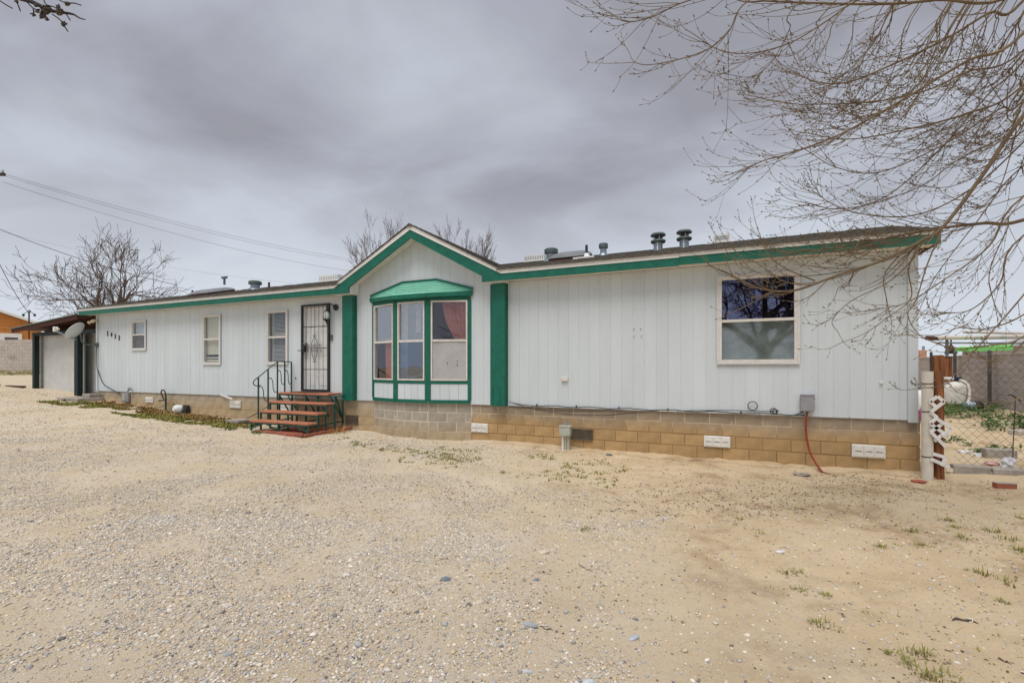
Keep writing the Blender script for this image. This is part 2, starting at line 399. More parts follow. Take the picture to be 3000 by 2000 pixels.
def ground_mat():
    m = bpy.data.materials.new('sand_and_gravel'); m.use_nodes = True; t = m.node_tree; N = t.nodes; lk = t.links.new; B = N['Principled BSDF']
    B.inputs['Roughness'].default_value = .95; B.inputs['Specular IOR Level'].default_value = .15
    ge = N.new('ShaderNodeNewGeometry'); P = ge.outputs['Position']
    def noise(s, d=6, r=.6, dist=0):
        n = N.new('ShaderNodeTexNoise'); n.inputs['Scale'].default_value = s; n.inputs['Detail'].default_value = d; n.inputs['Roughness'].default_value = r; n.inputs['Distortion'].default_value = dist; lk(P, n.inputs['Vector']); return n.outputs['Fac']
    def rng_(v, a, b, c=0, d=1):
        n = N.new('ShaderNodeMapRange'); lk(v, n.inputs[0]); n.inputs[1].default_value = a; n.inputs[2].default_value = b; n.inputs[3].default_value = c; n.inputs[4].default_value = d; return n.outputs[0]
    def mix(f, a, b, bt='MIX'):
        n = N.new('ShaderNodeMixRGB'); n.blend_type = bt
        if isinstance(f, float): n.inputs[0].default_value = f
        else: lk(f, n.inputs[0])
        for i, c in ((1, a), (2, b)):
            if isinstance(c, tuple): n.inputs[i].default_value = (*c, 1)
            else: lk(c, n.inputs[i])
        return n.outputs[0]
    def mth(op, a, b):
        n = N.new('ShaderNodeMath'); n.operation = op
        for i, v in enumerate((a, b)):
            if isinstance(v, (int, float)): n.inputs[i].default_value = v
            else: lk(v, n.inputs[i])
        return n.outputs[0]
    sp = N.new('ShaderNodeSeparateXYZ'); lk(P, sp.inputs[0])
    line = mth('ADD', mth('SUBTRACT', sp.outputs[0], 1.25), mth('MULTIPLY', sp.outputs[1], .13))
    line = mth('ADD', line, mth('MULTIPLY', mth('SUBTRACT', noise(.5), .5), 3.0))
    sandy = rng_(line, -1.0, 1.2)
    drive = mix(rng_(noise(1.3), .35, .65), (.655, .565, .44), (.615, .50, .345))
    sand = mix(rng_(noise(1.6), .35, .68), (.66, .53, .36), (.57, .435, .27))
    sand = mix(rng_(noise(.9, 6, .7), .52, .64, 0, .75), sand, (.36, .24, .13))
    base = mix(sandy, drive, sand)
    # grit: tiny stones, two sizes; the dark ones also imitate shadow specks
    for s_, th, amt in ((95, .22, .8), (190, .26, .6)):
        v = N.new('ShaderNodeTexVoronoi'); v.inputs['Scale'].default_value = s_; lk(P, v.inputs['Vector'])
        hs = N.new('ShaderNodeSeparateColor'); lk(v.outputs['Color'], hs.inputs[0])
        cr = N.new('ShaderNodeValToRGB'); lk(hs.outputs[0], cr.inputs[0]); el_ = cr.color_ramp.elements
        el_[0].color = (.12, .095, .075, 1); el_[1].color = (.68, .63, .56, 1); q = el_.new(.4); q.color = (.46, .40, .33, 1)
        pick = mth('GREATER_THAN', hs.outputs[1], .45)
        fac = mth('MULTIPLY', mth('MULTIPLY', mth('LESS_THAN', v.outputs['Distance'], th/1.0*1.4), pick), mth('MULTIPLY', rng_(noise(2.2, 5, .7), .36, .62), rng_(sandy, 0, 1, amt, amt*.6)))
        base = mix(fac, base, cr.outputs[0])
    base = mix(rng_(noise(30, 5), .3, .75, 0, .22), base, mix(1.0, base, (.62, .56, .50), 'MULTIPLY'))
    lk(base, B.inputs['Base Color'])
    hsum = mth('ADD', mth('MULTIPLY', noise(45, 6, .7), .7), mth('MULTIPLY', noise(160, 3, .6), .4))
    bu = N.new('ShaderNodeBump'); bu.inputs['Strength'].default_value = .9; bu.inputs['Distance'].default_value = .016; lk(hsum, bu.inputs['Height']); lk(bu.outputs[0], B.inputs['Normal'])
    return m
M['ground'] = ground_mat()
go = bpy.data.objects.new('ground', np_mesh('ground', gv, gf, M['ground'], True)); COL.objects.link(go)
tag(go, 'pale sand and gravel yard in front of the house', None, kind='structure')

# crust of washed-up dirt along the right half of the foundation
b = MB(); vs = []; fs = []; n = 260
for i in range(n+1):
    x = -7.6+i*(7.75/n); P_ = l2w(x, 0)
    fade = float(sstep(-7.6, -6.8, x))
    yo = -.20-.10*float(vnoise(P_.x, P_.y, 2.1))-.09*float(vnoise(P_.x, P_.y, 6.5))-.05*float(vnoise(P_.x, P_.y, 17))
    A_, B_ = l2w(x, .05), l2w(x, yo); C_ = l2w(x, yo-.012)
    za, zb = gh(A_.x, A_.y), gh(B_.x, B_.y)
    vs += [(A_.x, A_.y, za+.035*fade), (B_.x, B_.y, zb+(.030+.022*float(vnoise(P_.x, P_.y, 9)))*fade), (C_.x, C_.y, zb-.03)]
for i in range(n): fs += [(3*i, 3*i+1, 3*i+4, 3*i+3), (3*i+1, 3*i+2, 3*i+5, 3*i+4)]
o = b.add(vs, fs).build('dirt_crust', M['ground'], None); tag(o, 'cracked crust of dirt washed up against the block foundation', None, kind='structure')

# ------------------------------------------------------------------ the house
XL, XR = -21.47, 0.0                 # siding ends
ZB, ZT = .80, 3.27                   # siding bottom, soffit
GXC = -8.68                          # gable axis
home = hthing('manufactured_home', 'long white manufactured home with green trim and central front gable', 'house', 0, 0, 0)
def gable_under(x): return 4.40-.53*abs(x-GXC)
wins = [(-19.51, -18.71, 2.06, 3.02), (-16.06, -15.25, 1.61, 3.04), (-13.48, -12.67, 1.61, 3.04), (-2.68, -1.45, 1.59, 3.09)]
door = (-12.19, -11.26, .955, 3.10)
bayop = (-9.94, -7.41, .70, 3.12)
opens = [(a+.03, b-.03, c+.03, d-.03) for a, b, c, d in wins] + [(door[0]+.02, door[1]-.02, .955, door[3]-.02), bayop]
def spans(x0, x1, z0, z1):
    segs = [(z0, z1)]
    for a, b, c, d in opens:
        if a <= x0+1e-6 and b >= x1-1e-6:
            n = []
            for p, q in segs:
                if d <= p or c >= q: n.append((p, q)); continue
                if c > p: n.append((p, c))
                if d < q: n.append((d, q))
            segs = n
    return segs
def ztop(x): return max(ZT, gable_under(x)) if -10.42 < x < -6.94 else ZT
bk = MB()
cuts = sorted(set([XL, XR]+[v for o in opens for v in o[:2]]+[GXC, -10.42, -6.94]))
for x0, x1 in zip(cuts[:-1], cuts[1:]):
    for p, q in spans(x0, x1, ZB, 9):
        t0, t1 = (ztop(x0+1e-4), ztop(x1-1e-4)) if q > 8 else (q, q)
        bk.prism([(x0, p), (x1, p), (x1, t1), (x0, t0)], .012, .10)
wall = bk.build('front_wall', M['siding'], home)
nb = int(round((XR-XL)/.2032)); bw = (XR-XL)/nb
for i in range(nb):
    g0_, g1_ = (.0045 if i % 6 == 0 else .0022), (.0045 if i % 6 == 5 else .0022)
    x0, x1 = XL+i*bw+g0_, XL+(i+1)*bw-g1_
    cc = sorted(set([x0, x1]+[v for o in opens for v in o[:2] if x0 < v < x1]+[v for v in (GXC, -10.42, -6.94) if x0 < v < x1]))
    dy = rnd.uniform(.0072, .0084); pieces = {}
    for a, c in zip(cc[:-1], cc[1:]):
        for p, q in spans(a, c, ZB-.02, 9):
            t0, t1 = (ztop(a+1e-4), ztop(c-1e-4)) if q > 8 else (q, q)
            pieces.setdefault(p < 1.2, MB()).prism([(a, p), (c, p), (c, t1), (a, t0)], dy, .0115)
    for b in pieces.values(): b.build('siding_board', M['siding'], wall)
# other walls, corner boards, floor
MB().box(XL+.01, XR-.01, 4.22, 4.30, .8, 3.3).build('back_wall', M['siding'], home)
for nm, x0, x1 in (('end_wall', XL, XL+.1), ('end_wall', XR-.1, XR)):
    b = MB(Matrix(((0, 1, 0, x0), (1, 0, 0, 0), (0, 0, 1, 0), (0, 0, 0, 1))))
    b.prism([(.102, .8), (4.218, .8), (4.218, 3.3), (2.1, 3.84), (.102, 3.3)], 0, .1).build('end_wall', M['siding'], home)
MB().box(XL+.1, XR-.1, .10, 4.2, .78, .9).build('floor', M['dark'], home)
MB().box(XR-.105, XR+.012, -.022, -.003, ZB-.05, ZT).build('corner_board', M['siding'], home)
MB().box(XL-.012, XL+.07, -.022, -.003, ZB-.02, ZT).build('corner_board', M['siding'], home)

# --- foundation of concrete blocks
foundl = MB().box(XL+.02, -9.93, .047, .2, -.3, .798).build('foundation', M['mortarleft'], home)
fo = MB().box(-7.42, XR+.04, .047, .2, -.3, .798)
fo.box(XL+.02, XL+.2, .2, 4.3, -.3, .79).box(XR-.14, XR+.04, .2, 4.3, -.3, .79).box(XL+.2, XR-.14, 4.1, 4.3, -.3, .79)
found = fo.build('foundation', M['mortar'], home)
bm_cache = {}
def block_mesh(w, mk, fx=''):
    k = (round(w, 3), mk, fx)
    if k not in bm_cache:
        bm_cache[k] = MB().cbox(.0065, w-.0065, 0, .08, .0065, .1935, .004).mesh('block', M[mk])
    return bm_cache[k]
def course(x0, x1, z, off, mk, par, y=.042, org=None, ang=0):
    x = x0; first = True
    while x < x1-1e-3:
        w = .4 if not (first and off) else .2
        if x+w > x1: w = x1-x
        if w > .03:
            if org is None: linked('block', block_mesh(w, mk), par, (x, y+rnd.uniform(-.0035, .0035), z))
            else:
                p = org @ Vector((x, rnd.uniform(-.003, .003), 0)); linked('block', block_mesh(w, mk), par, (p.x, p.y, z), ang)
        x += w; first = False
for k in range(4):
    course(-7.38, XR+.06, .2*k, k % 2, 'block', found)
    x0 = XL
    if k == 0: x0 = -14.4
    course(x0, -9.97, .2*k, (k+1) % 2, 'blockleft', foundl)
# bay: outline on plan
BAY = [(-9.97, 0.), (-9.10, -.29), (-8.26, -.29), (-7.38, 0.)]
b = MB()
BF = []
for (xa, ya), (xb, yb) in zip(BAY[:-1], BAY[1:]):
    a = math.atan2(yb-ya, xb-xa); Ln = math.hypot(xb-xa, yb-ya)
    BF.append((Matrix.Translation((xa, ya, 0)) @ Matrix.Rotation(a, 4, 'Z'), Ln, a))
for T, Ln, a in BF:
    b.T = T; b.box(.0, Ln, .050, .15, -.3, .796)
bayf = b.build('bay_foundation', M['mortarbay'], home)
for T, Ln, a in BF:
    for k in range(4):
        course(0.004, Ln-.004, .2*k, k % 2, 'blockbay', bayf, org=T @ Matrix.Translation((0, .045, 0)), ang=a)
# foundation vents
def vent3(x0, x1, z0, z1, n=3):
    v = MB().cbox(x0, x1, .012, .041, z0, z1, .006).build('foundation_vent', M['vent'], home)
    w = (x1-x0-.03)/n
    for i in range(n):
        xa = x0+.015+i*w
        p = MB().cbox(xa+.006, xa+w-.006, .002, .0115, z0+.018, z1-.018, .003)
        p.build('vent_panel', M['vent'], v)
        MB().box(xa+.02, xa+w-.02, -.001, .0015, (z0+z1)/2-.004, (z0+z1)/2+.004).build('vent_slot', M['ventdark'], v)
for a in ((-7.44+.06, -7.03+.03, .20, .39), (-2.87, -2.46, .205, .395), (-.78, -.36, .19, .385)): vent3(*a)
for a in ((-18.82, -18.43, .47, .64), (-14.94, -14.5, .44, .64), (-12.98, -12.62, .42, .64)): vent3(*a, n=1)
for a in ((-5.23, -4.8, .185, .39), (-10.80, -10.43, .21, .42)):
    v = MB().box(a[0], a[1], .025, .041, a[2], a[3]).build('louver_vent', M['ventdark'], home)
    n = 22
    g = MB()
    for i in range(n):
        x = a[0]+(i+.5)*(a[1]-a[0])/n; g.box(x-.004, x+.004, .010, .0245, a[2]+.01, a[3]-.01)
    g.box(a[0], a[1], .008, .0245, a[3]-.012, a[3]).box(a[0], a[1], .008, .0245, a[2], a[2]+.012)
    tag(g.build('louver_fins', mat('louver_fin', (.16, .13, .095), .6, .2, 10), v), kind='stuff')

# --- roof
EY, EZ, SL = -.34, 3.46, .275         # eave edge and pitch
RY = 2.1; RZ = EZ+SL*(RY-EY)
def roofz(y): return EZ+SL*(y-EY) if y <= RY else RZ-SL*(y-RY)
RX0, RX1 = -21.83, .17
rf = MB()
E2 = EY+.045; z2_ = EZ+SL*.045-.005
hw = (4.60-EZ)/.535
for xa_, xb_ in ((RX0, -8.68-hw+.02), (-8.68+hw-.02, RX1)):
    rf.slab((xa_, E2, z2_), (xb_, E2, z2_), (xb_, RY, RZ-.005), (xa_, RY, RZ-.005), .06)
rf.slab((-8.68-hw+.02, .35, roofz(.35)-.005), (-8.68+hw-.02, .35, roofz(.35)-.005), (-8.68+hw-.02, RY, RZ-.005), (-8.68-hw+.02, RY, RZ-.005), .06)
rf.slab((RX0, RY, RZ-.005), (RX1, RY, RZ-.005), (RX1, 4.6, roofz(4.6)-.005), (RX0, 4.6, roofz(4.6)-.005), .07)
roof = rf.build('roof', M['shingle'], home)
GR = 4.60; GS = .535                 # gable roof: ridge height and pitch
gr = MB()
hw = (GR-EZ)/GS
for s_ in (-1, 1):
    q = [(GXC, EY+.045, GR), (GXC+s_*hw, EY+.045, EZ), (GXC+s_*hw, 4.4, EZ), (GXC, 4.4, GR)]
    if s_ > 0: q = [q[0], q[3], q[2], q[1]][::-1]
    gr.slab(*[(x, y, z-.005) for x, y, z in q], .07)
groof = gr.build('gable_roof', M['shingle'], home)
# shingle tabs
sh = MB()
def tabs_main(x0, x1):
    sl = math.hypot(1, SL); n = int((RY-EY)*sl/.14)
    for i in range(n):
        y0 = EY-.03+i*.14/sl; y1 = y0+.17/sl; x = x0-rnd.random()*.3
        while x < x1:
            w = rnd.choice((.22, .3, .34)); xa, xb = max(x, x0), min(x+w-.008, x1); x += w
            if xb-xa < .03: continue
            # leave the gable's area out
            zc_ = roofz((y0+y1)/2)
            if GR-GS*abs((xa+xb)/2-GXC) > zc_+.05: continue
            t = rnd.uniform(.008, .022)
            za, zb_ = roofz(y0), roofz(min(y1, RY))
            sh.add([(xa, y0, za+t), (xb, y0, za+t), (xb, min(y1, RY), zb_+.004), (xa, min(y1, RY), zb_+.004), (xa, y0, za-.004), (xb, y0, za-.004)],
                   [(0, 1, 2, 3), (4, 5, 1, 0), (0, 3, 4), (1, 5, 2)])
tabs_main(RX0-.01, RX1+.01)
tag(sh.build('shingles', M['shingle'], roof), kind='stuff')
sh = MB()
for s_ in (-1, 1):
    sl = math.hypot(1, GS); n = int(hw*sl/.14)+1
    for i in range(n):
        d0 = hw+.02-i*.14/sl; d1 = max(d0-.17/sl, 0); y = EY-.03
        y -= rnd.random()*.25; 
        while y < 3.4:
            w = rnd.choice((.22, .3, .34)); ya, yb = max(y, EY-.03), y+w-.008; y += w
            if yb-ya < .03: continue
            t = rnd.uniform(.008, .022); z0, z1 = GR-GS*d0, GR-GS*d1
            if z0 < roofz(ya)-.03 : continue
            xa, xb = GXC+s_*d0, GXC+s_*d1
            fs = [(0, 1, 2, 3), (4, 5, 1, 0), (0, 3, 4), (1, 5, 2)]
            if s_ < 0: fs = [f[::-1] for f in fs]
            sh.add([(xa, ya, z0+t), (xa, yb, z0+t), (xb, yb, z1+.004), (xb, ya, z1+.004), (xa, ya, z0-.004), (xa, yb, z0-.004)], fs)
tag(sh.build('shingles', M['shingle'], groof), kind='stuff')
# ridge caps
for nm, par, pts in (('ridge_cap', groof, None),):
    c = MB(); y = EY-.03
    while y < 4.3:
        c.add([(GXC-.13, y, GR-.055), (GXC, y, GR+.022), (GXC+.13, y, GR-.055), (GXC-.13, y+.24, GR-.062), (GXC, y+.24, GR+.010), (GXC+.13, y+.24, GR-.062)], [(0, 1, 4, 3), (1, 2, 5, 4), (0, 2, 1)]); y += .2
    c.build(nm, M['shingle'], par)
# fascia: green boards with a white strip over them
XGL, XGR = -10.83, -6.53             # where eave fascia meets the gable fascia
def fas(x0, x1, j=0.):
    MB().box(x0, x1, EY+.012, EY+.04, 3.245+j, 3.378+j).build('fascia_board', M['green'], home)
    MB().box(x0, x1, EY+.000, EY+.038, 3.379+j, 3.452).build('white_eave_strip', M['trim'], home)
for x0, x1, j in ((RX0, -16.9, 0), (-16.897, XGL-.002, .002), (XGR+.002, -3.24, 0), (-3.237, RX1, .012)): fas(x0, x1, j)
def gz(x, off): return GR-off-GS*abs(x-GXC)
for s_ in (-1, 1):
    xe = XGL if s_ < 0 else XGR; xi = -10.38 if s_ < 0 else -6.95
    poly = [(GXC, gz(GXC, .115)), (xe, 3.378), (xe, 3.245), (xi, 3.245), (xi, gz(xi, .315)), (GXC, gz(GXC, .290))]
    if s_ < 0: poly = poly[::-1]
    poly = poly if s_ > 0 else poly
    MB().prism(poly[::-1], EY+.010, EY+.042).build('gable_fascia', M['green'], home)
    wp = [(GXC, gz(GXC, .012)), (xe, 3.452), (xe, 3.380), (GXC, gz(GXC, .113))]
    if s_ > 0: wp = wp[::-1]
    MB().prism(wp, EY-.002, EY+.038).build('white_eave_strip', M['trim'], home)
    # sloping soffit inside the gable, and its boxed return
    q = [(GXC, EY+.043, gz(GXC, .20)), (xi, EY+.043, gz(xi, .20)), (xi, .0, gz(xi, .20)), (GXC, .0, gz(GXC, .20))]
    if s_ > 0: q = q[::-1]
    MB().slab(*q, .02).build('soffit', M['soffit'], home)
    xo, xi2 = (xe, xi) if s_ < 0 else (xi, xe)
    xo2 = xi+.005 if s_ < 0 else xi-.005
    MB().box(min(xe, xo2), max(xe, xo2), EY+.043, -.002, 3.262, 3.485).build('soffit_return', M['trim'], home)
for x0, x1 in ((RX0, XGL-.002), (XGR+.002, RX1)):
    MB().box(x0, x1, EY+.043, -.002, 3.272, 3.285).build('soffit', M['soffit'], home)
MB().box(RX1-.03, RX1, EY+.043, 2.1, 3.26, 3.40).build('rake_board', M['brownwood'], home)
# green pilasters beside the gable
for x0, x1 in ((-10.86, -10.44), (-6.92, -6.53)):
    c = MB().cbox(x0, x1, -.022, .002, .785, 3.235, .003).build('pilaster', M['green'], home)
    MB().cbox(x0+.09, x1-.012, -.135, -.0225, .775, 3.23, .006).build('pilaster_face', M['green'], c)
    MB().box(x0-.03, x1+.03, EY+.05, -.003, 3.236, 3.2715).build('pilaster_cap', M['trim'], c)
c = None
for dx in (-.83, -.64):
    MB().tube([(XGR-.39+.05+(.07 if dx < -.7 else .22), -.137, z) for z in (.80, 1.0, 1.15)], .008, 5).build('stake_hook', M['green'], home)

# ------------------------------------------------------------------ windows
def sash(par, T, x0, x1, z0, z1, zm, fw=.035, y=0., up='glass', lo='glass', screen=True, casing=.038, cas='caulk'):
    """A single-hung window in the plane given by T: parts of the object par."""
    f = MB(T)
    f.box(x0, x1, y-.024, y+.05, z1-fw, z1).box(x0, x1, y-.024, y+.05, z0, z0+fw)
    f.box(x0, x0+fw, y-.024, y+.05, z0+fw, z1-fw).box(x1-fw, x1, y-.024, y+.05, z0+fw, z1-fw)
    par = f.build('window', M['vinyl'], home)
    b = MB(T)
    if casing:
        b.box(x0-casing, x1+casing, y-.030, y-.012, z1, z1+casing).box(x0-casing, x1+casing, y-.030, y-.012, z0-casing, z0)
        b.box(x0-casing, x0, y-.030, y-.012, z0, z1).box(x1, x1+casing, y-.030, y-.012, z0, z1)
        b.build('casing', M[cas], par)
    MB(T).box(x0+fw, x1-fw, y-.020, y+.045, zm-.022, zm+.022).build('meeting_rail', M['vinyl'], par)
    MB(T).box(x0+fw, x1-fw, y+.020, y+.025, zm+.022, z1-fw).build('upper_pane', M[up], par)
    MB(T).box(x0+fw, x1-fw, y+.004, y+.009, z0+fw, zm-.022).build('lower_pane', M[lo], par)
    if screen: MB(T).box(x0+fw, x1-fw, y-.008, y-.006, z0+fw, zm-.022).build('insect_screen', M[screen if isinstance(screen, str) else 'screen'], par)
    return par
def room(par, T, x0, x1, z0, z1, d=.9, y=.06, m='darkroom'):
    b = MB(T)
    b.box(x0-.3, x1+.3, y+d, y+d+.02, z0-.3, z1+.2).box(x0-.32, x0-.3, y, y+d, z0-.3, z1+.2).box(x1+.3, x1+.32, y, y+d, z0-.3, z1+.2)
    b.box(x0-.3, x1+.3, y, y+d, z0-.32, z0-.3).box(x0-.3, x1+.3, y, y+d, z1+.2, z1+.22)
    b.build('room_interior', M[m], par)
def sheet(T, x0, x1, z0, z1, y, amp, waves, nx=40, gather=0., ph=0.):
    b = MB(T); vs = []; fs = []
    nz = 8
    for j in range(nz+1):
        t = j/nz
        for i in range(nx+1):
            u = i/nx; xa = x0+(x1-x0)*u
            xa = xa + gather*(1-t)**2*(x1-xa)
            vs.append((xa, y+amp*math.sin(u*waves*6.283+ph+.6*t), z0+(z1-z0)*t))
    for j in range(nz):
        for i in range(nx):
            a = j*(nx+1)+i; fs.append((a, a+1, a+nx+2, a+nx+1))
    return b.add(vs, fs)
I4 = Matrix.Identity(4)
# small bathroom window
a = wins[0]; w = sash(None, I4, a[0]+.05, a[1]-.05, a[2]+.05, a[3]-.05, 2.56, screen=True); room(w, I4, *a[:2], *a[2:])
sheet(I4, a[0]+.05, a[1]-.05, a[2], a[3], .075, .002, 2).build('privacy_film', M['film'], w)
# cream shade window
a = wins[1]; w = sash(None, I4, a[0]+.05, a[1]-.05, a[2]+.05, a[3]-.05, 2.34, screen=False); room(w, I4, *a[:2], *a[2:])
sheet(I4, a[0]+.03, a[1]-.05, a[2]+.30, a[3], .085, .003, 1.5).build('roller_shade', M['cream'], w)
MB().box(a[0]+.03, a[1]-.05, .07, .09, a[2]+.19, a[2]+.23).box(a[0]+.03, a[1]-.05, .07, .09, a[2]+.10, a[2]+.16).build('shade_rail', M['cream'], w)
# blinds window
a = wins[2]; w = sash(None, I4, a[0]+.05, a[1]-.05, a[2]+.05, a[3]-.05, 2.33, screen=False); room(w, I4, *a[:2], *a[2:])
b = MB(); z = a[2]+.08
while z < a[3]-.1:
    b.add([(a[0]+.10, .080, z), (a[1]-.07, .080, z), (a[1]-.07, .105, z+.020), (a[0]+.10, .105, z+.020)], [(0, 1, 2, 3)]); z += .034
tag(b.build('blind_slats', M['blind'], w), kind='stuff')
MB().box(a[0]+.09, a[0]+.15, .11, .12, a[2], a[3]).box(a[0]+.09, a[1]-.06, .11, .12, 2.36, 2.45).build('curtain', M['cream'], w)
# big living-room window
a = wins[3]; w = sash(None, I4, a[0]+.05, a[1]-.05, a[2]+.05, a[3]-.05, 2.32, fw=.04, up='glassblue', lo='glassdust', screen=False); room(w, I4, *a[:2], *a[2:], d=1.6, m='dark')
MB().box(-2.08, -2.05, .10, .13, a[2], a[3]).build('inner_mullion', M['vinyl'], w)
sheet(I4, a[0]+.06, a[1]-.06, a[2]+.02, 2.33, .06, .004, 3).build('plastic_sheet', mat('dusty_plastic', (.24, .27, .255), .6, .3, 4, bump=.3, bscale=8), w)
M['glassdim'] = glass_mat('dim_glass', (.88, .84, .90), .06, .015, .03)
M['glassmid'] = glass_mat('slate_glass', (.60, .66, .80), .17, .02, .05, (.85, .92, 1.0))
# --- bay window
bay = MB()
for T, Ln, al in BF:
    bay.T = T; bay.box(.0, Ln, .012, .06, .80, .905).box(0, Ln, .012, .06, 2.985, 3.12).box(0, Ln, .012, .06, .905, 1.2)
bayo = bay.build('bay_window', M['siding'], home)
for k, (T, Ln, al) in enumerate(BF):
    g = MB(T)
    g.box(.012, Ln-.012, -.012, .0118, .795, .865).box(.062, Ln-.062, -.012, .011, 1.205, 1.27).box(.012, Ln-.012, -.014, .0118, 2.955, 3.06)
    g.build('trim_band', M['green'], bayo)
    for x in (-.004, Ln-.062):
        MB(T).box(x, x+.066, -.016, .0117, .866, 2.954).build('corner_post', M['green'], bayo)
    b = MB(T); n = 4; wd = (Ln-.14)/n
    for i in range(n): b = MB(T).box(.07+i*wd+.003, .07+(i+1)*wd-.003, -.002, .0115, .867, 1.203); b.build('siding_board', M['siding'], bayo)
    w = sash(None, T, .072, Ln-.072, 1.272, 2.952, 2.115, fw=.032, casing=0, screen=False, up='glassdim' if k == 2 else 'glassbay', lo=('glassdim', 'glassmid', 'glassbay')[k])
    if k == 0:
        sheet(T, .42, .80, 1.30, 2.2, .06, .02, 3, gather=.1).build('curtain', M['curtain'], w)
    if k == 1:
        sheet(T, .08, .24, 1.25, 2.95, .12, .01, 1).build('curtain', M['film'], w)
        sheet(T, .42, .55, 2.3, 2.95, .16, .02, 2).build('curtain', M['film'], w)
        MB(T).tube(catmull([(.10, .06, 1.46), (.42, .06, 1.33), (.78, .06, 1.48)], 4), .012, 4).build('valance_edge', M['film'], w)
    if k == 2:
        sheet(T, .30, .84, 2.05, 2.95, .07, .02, 6, gather=.62).build('curtain', M['curtain'], w)
        sheet(T, .106, Ln-.106, 1.305, 2.092, -.004, .003, 1.3).build('window_film', M['foil'], w)
        for (u, z, s_) in ((.42, 1.62, .016), (.63, 1.58, .02), (.63, 1.66, .014)):
            MB(T).box(u, u+s_*.7, -.012, -.0085, z, z+s_*2.2).build('tear', M['dark'], w)
b = MB(); 
b.add([(-9.9, .13, .9), (-7.45, .13, .9), (-7.45, 1.9, .9), (-9.9, 1.9, .9)], [(0, 1, 2, 3)])
b.box(-10.0, -7.4, 1.9, 1.92, .9, 3.1).box(-10.02, -10.0, .13, 1.9, .9, 3.1).box(-7.4, -7.38, .13, 1.9, .9, 3.1).box(-10, -7.4, .1, 1.9, 3.1, 3.12)
b.build('bay_interior', M['dark'], home)
MB().add([(x, y, .9) for x, y in [(-9.9, .1), (-9.08, -.24), (-8.28, -.24), (-7.45, .1)]], [(0, 1, 2, 3)]).build('bay_seat', M['sheer'], home)
# bay roof: hipped, shingled in green
ev = [(-10.02, -.03, 3.13), (-9.13, -.41, 3.085), (-8.23, -.41, 3.085), (-7.33, -.03, 3.13)]
tp = [(-10.02, -.008, 3.17), (-9.12, -.008, 3.42), (-8.22, -.008, 3.42), (-7.33, -.008, 3.17)]
br = MB().add(ev+tp, [(0, 1, 5, 4), (1, 2, 6, 5), (2, 3, 7, 6), (0, 3, 2, 1)]).build('bay_roof', M['greensheen'], bayo)
nrow = 5
for k in range(3):
    A, B_, C_, D_ = [Vector(v) for v in (ev[k], ev[k+1], tp[k+1], tp[k])]
    nn = (B_-A).cross(D_-A); nn = (nn if nn.length > 1e-6 else (B_-A).cross(C_-A)).normalized()
    if nn.z < 0: nn = -nn
    for i in range(nrow):
        t0, t1 = i/nrow, min((i+1.12)/nrow, 1)
        p = [A.lerp(D_, t0), B_.lerp(C_, t0), B_.lerp(C_, t1), A.lerp(D_, t1)]
        q = [p[0]+nn*.016, p[1]+nn*.016, p[2]+nn*.004, p[3]+nn*.004]
        MB().add(p+q, [(4, 5, 6, 7), (0, 1, 5, 4), (1, 2, 6, 5), (3, 0, 4, 7)]).build('shingle_row', M['greensheen'], bayo)
for k in range(3):
    A, B_ = Vector(ev[k]), Vector(ev[k+1])
    MB().bar(A+Vector((0, 0, -.035)), B_+Vector((0, 0, -.035)), .03, .085).build('bay_roof_fascia', M['green'], bayo)
    A, B_ = Vector(tp[k]), Vector(tp[k+1])
    MB().bar(A+Vector((0, -.012, .02)), B_+Vector((0, -.012, .02)), .024, .05).build('bay_roof_flashing', M['green'], bayo)
    (xa, ya), (xb, yb) = BAY[k], BAY[k+1]
    MB().bar((xa, ya-.035, 3.045), (xb, yb-.035, 3.045), .05, .045).build('bay_roof_moulding', M['green'], bayo)

# ------------------------------------------------------------------ doors
ed = MB().box(-12.13, -11.32, .05, .09, .97, 3.03).build('entry_door', M['whiteplastic'], home)
for (x0, x1) in ((-12.05, -11.78), (-11.68, -11.41)):
    for (z0, z1) in ((1.1, 1.75), (1.85, 2.45), (2.55, 2.95)):
        MB().cbox(x0, x1, .042, .0495, z0, z1, .006).build('door_panel', M['whiteplastic'], ed)
df = MB().box(door[0], door[0]+.05, -.005, .1, .955, 3.1).box(door[1]-.05, door[1], -.005, .1, .955, 3.1).box(door[0]+.05, door[1]-.05, -.005, .1, 3.04, 3.1)
df.build('door_frame', M['whiteplastic'], home)
MB().box(door[0]-.01, door[1]+.03, -.07, .06, .925, .957).build('threshold', M['galvdark'], home)
x0, x1, z0, z1 = door[0], door[1], .965, 3.10
sdr = MB().box(x0, x0+.05, -.05, -.006, z0, z1).box(x1-.06, x1, -.05, -.006, z0, z1).box(x0+.05, x1-.06, -.05, -.006, z1-.05, z1).box(x0+.05, x1-.06, -.05, -.006, z0, z0+.045).build('security_door', M['black'], home)
xi0, xi1 = x0+.05, x1-.06
for i in range(1, 6):
    x = xi0+(xi1-xi0)*i/6-.01
    pts = [(x+(.012*math.sin(z*2.1+i) if i < 3 else .003*math.sin(z*2)), -.03, z) for z in np.linspace(z0+.045, z1-.05, 9)]
    MB().tube(pts, .0085, 4).build('bar', M['black'], sdr)
for z in (1.5, 2.02, 2.55): MB().tube([(xi0, -.032, z), (xi1, -.032, z)], .0085, 4).build('bar', M['black'], sdr)
cxd = (xi0+xi1)/2-.01
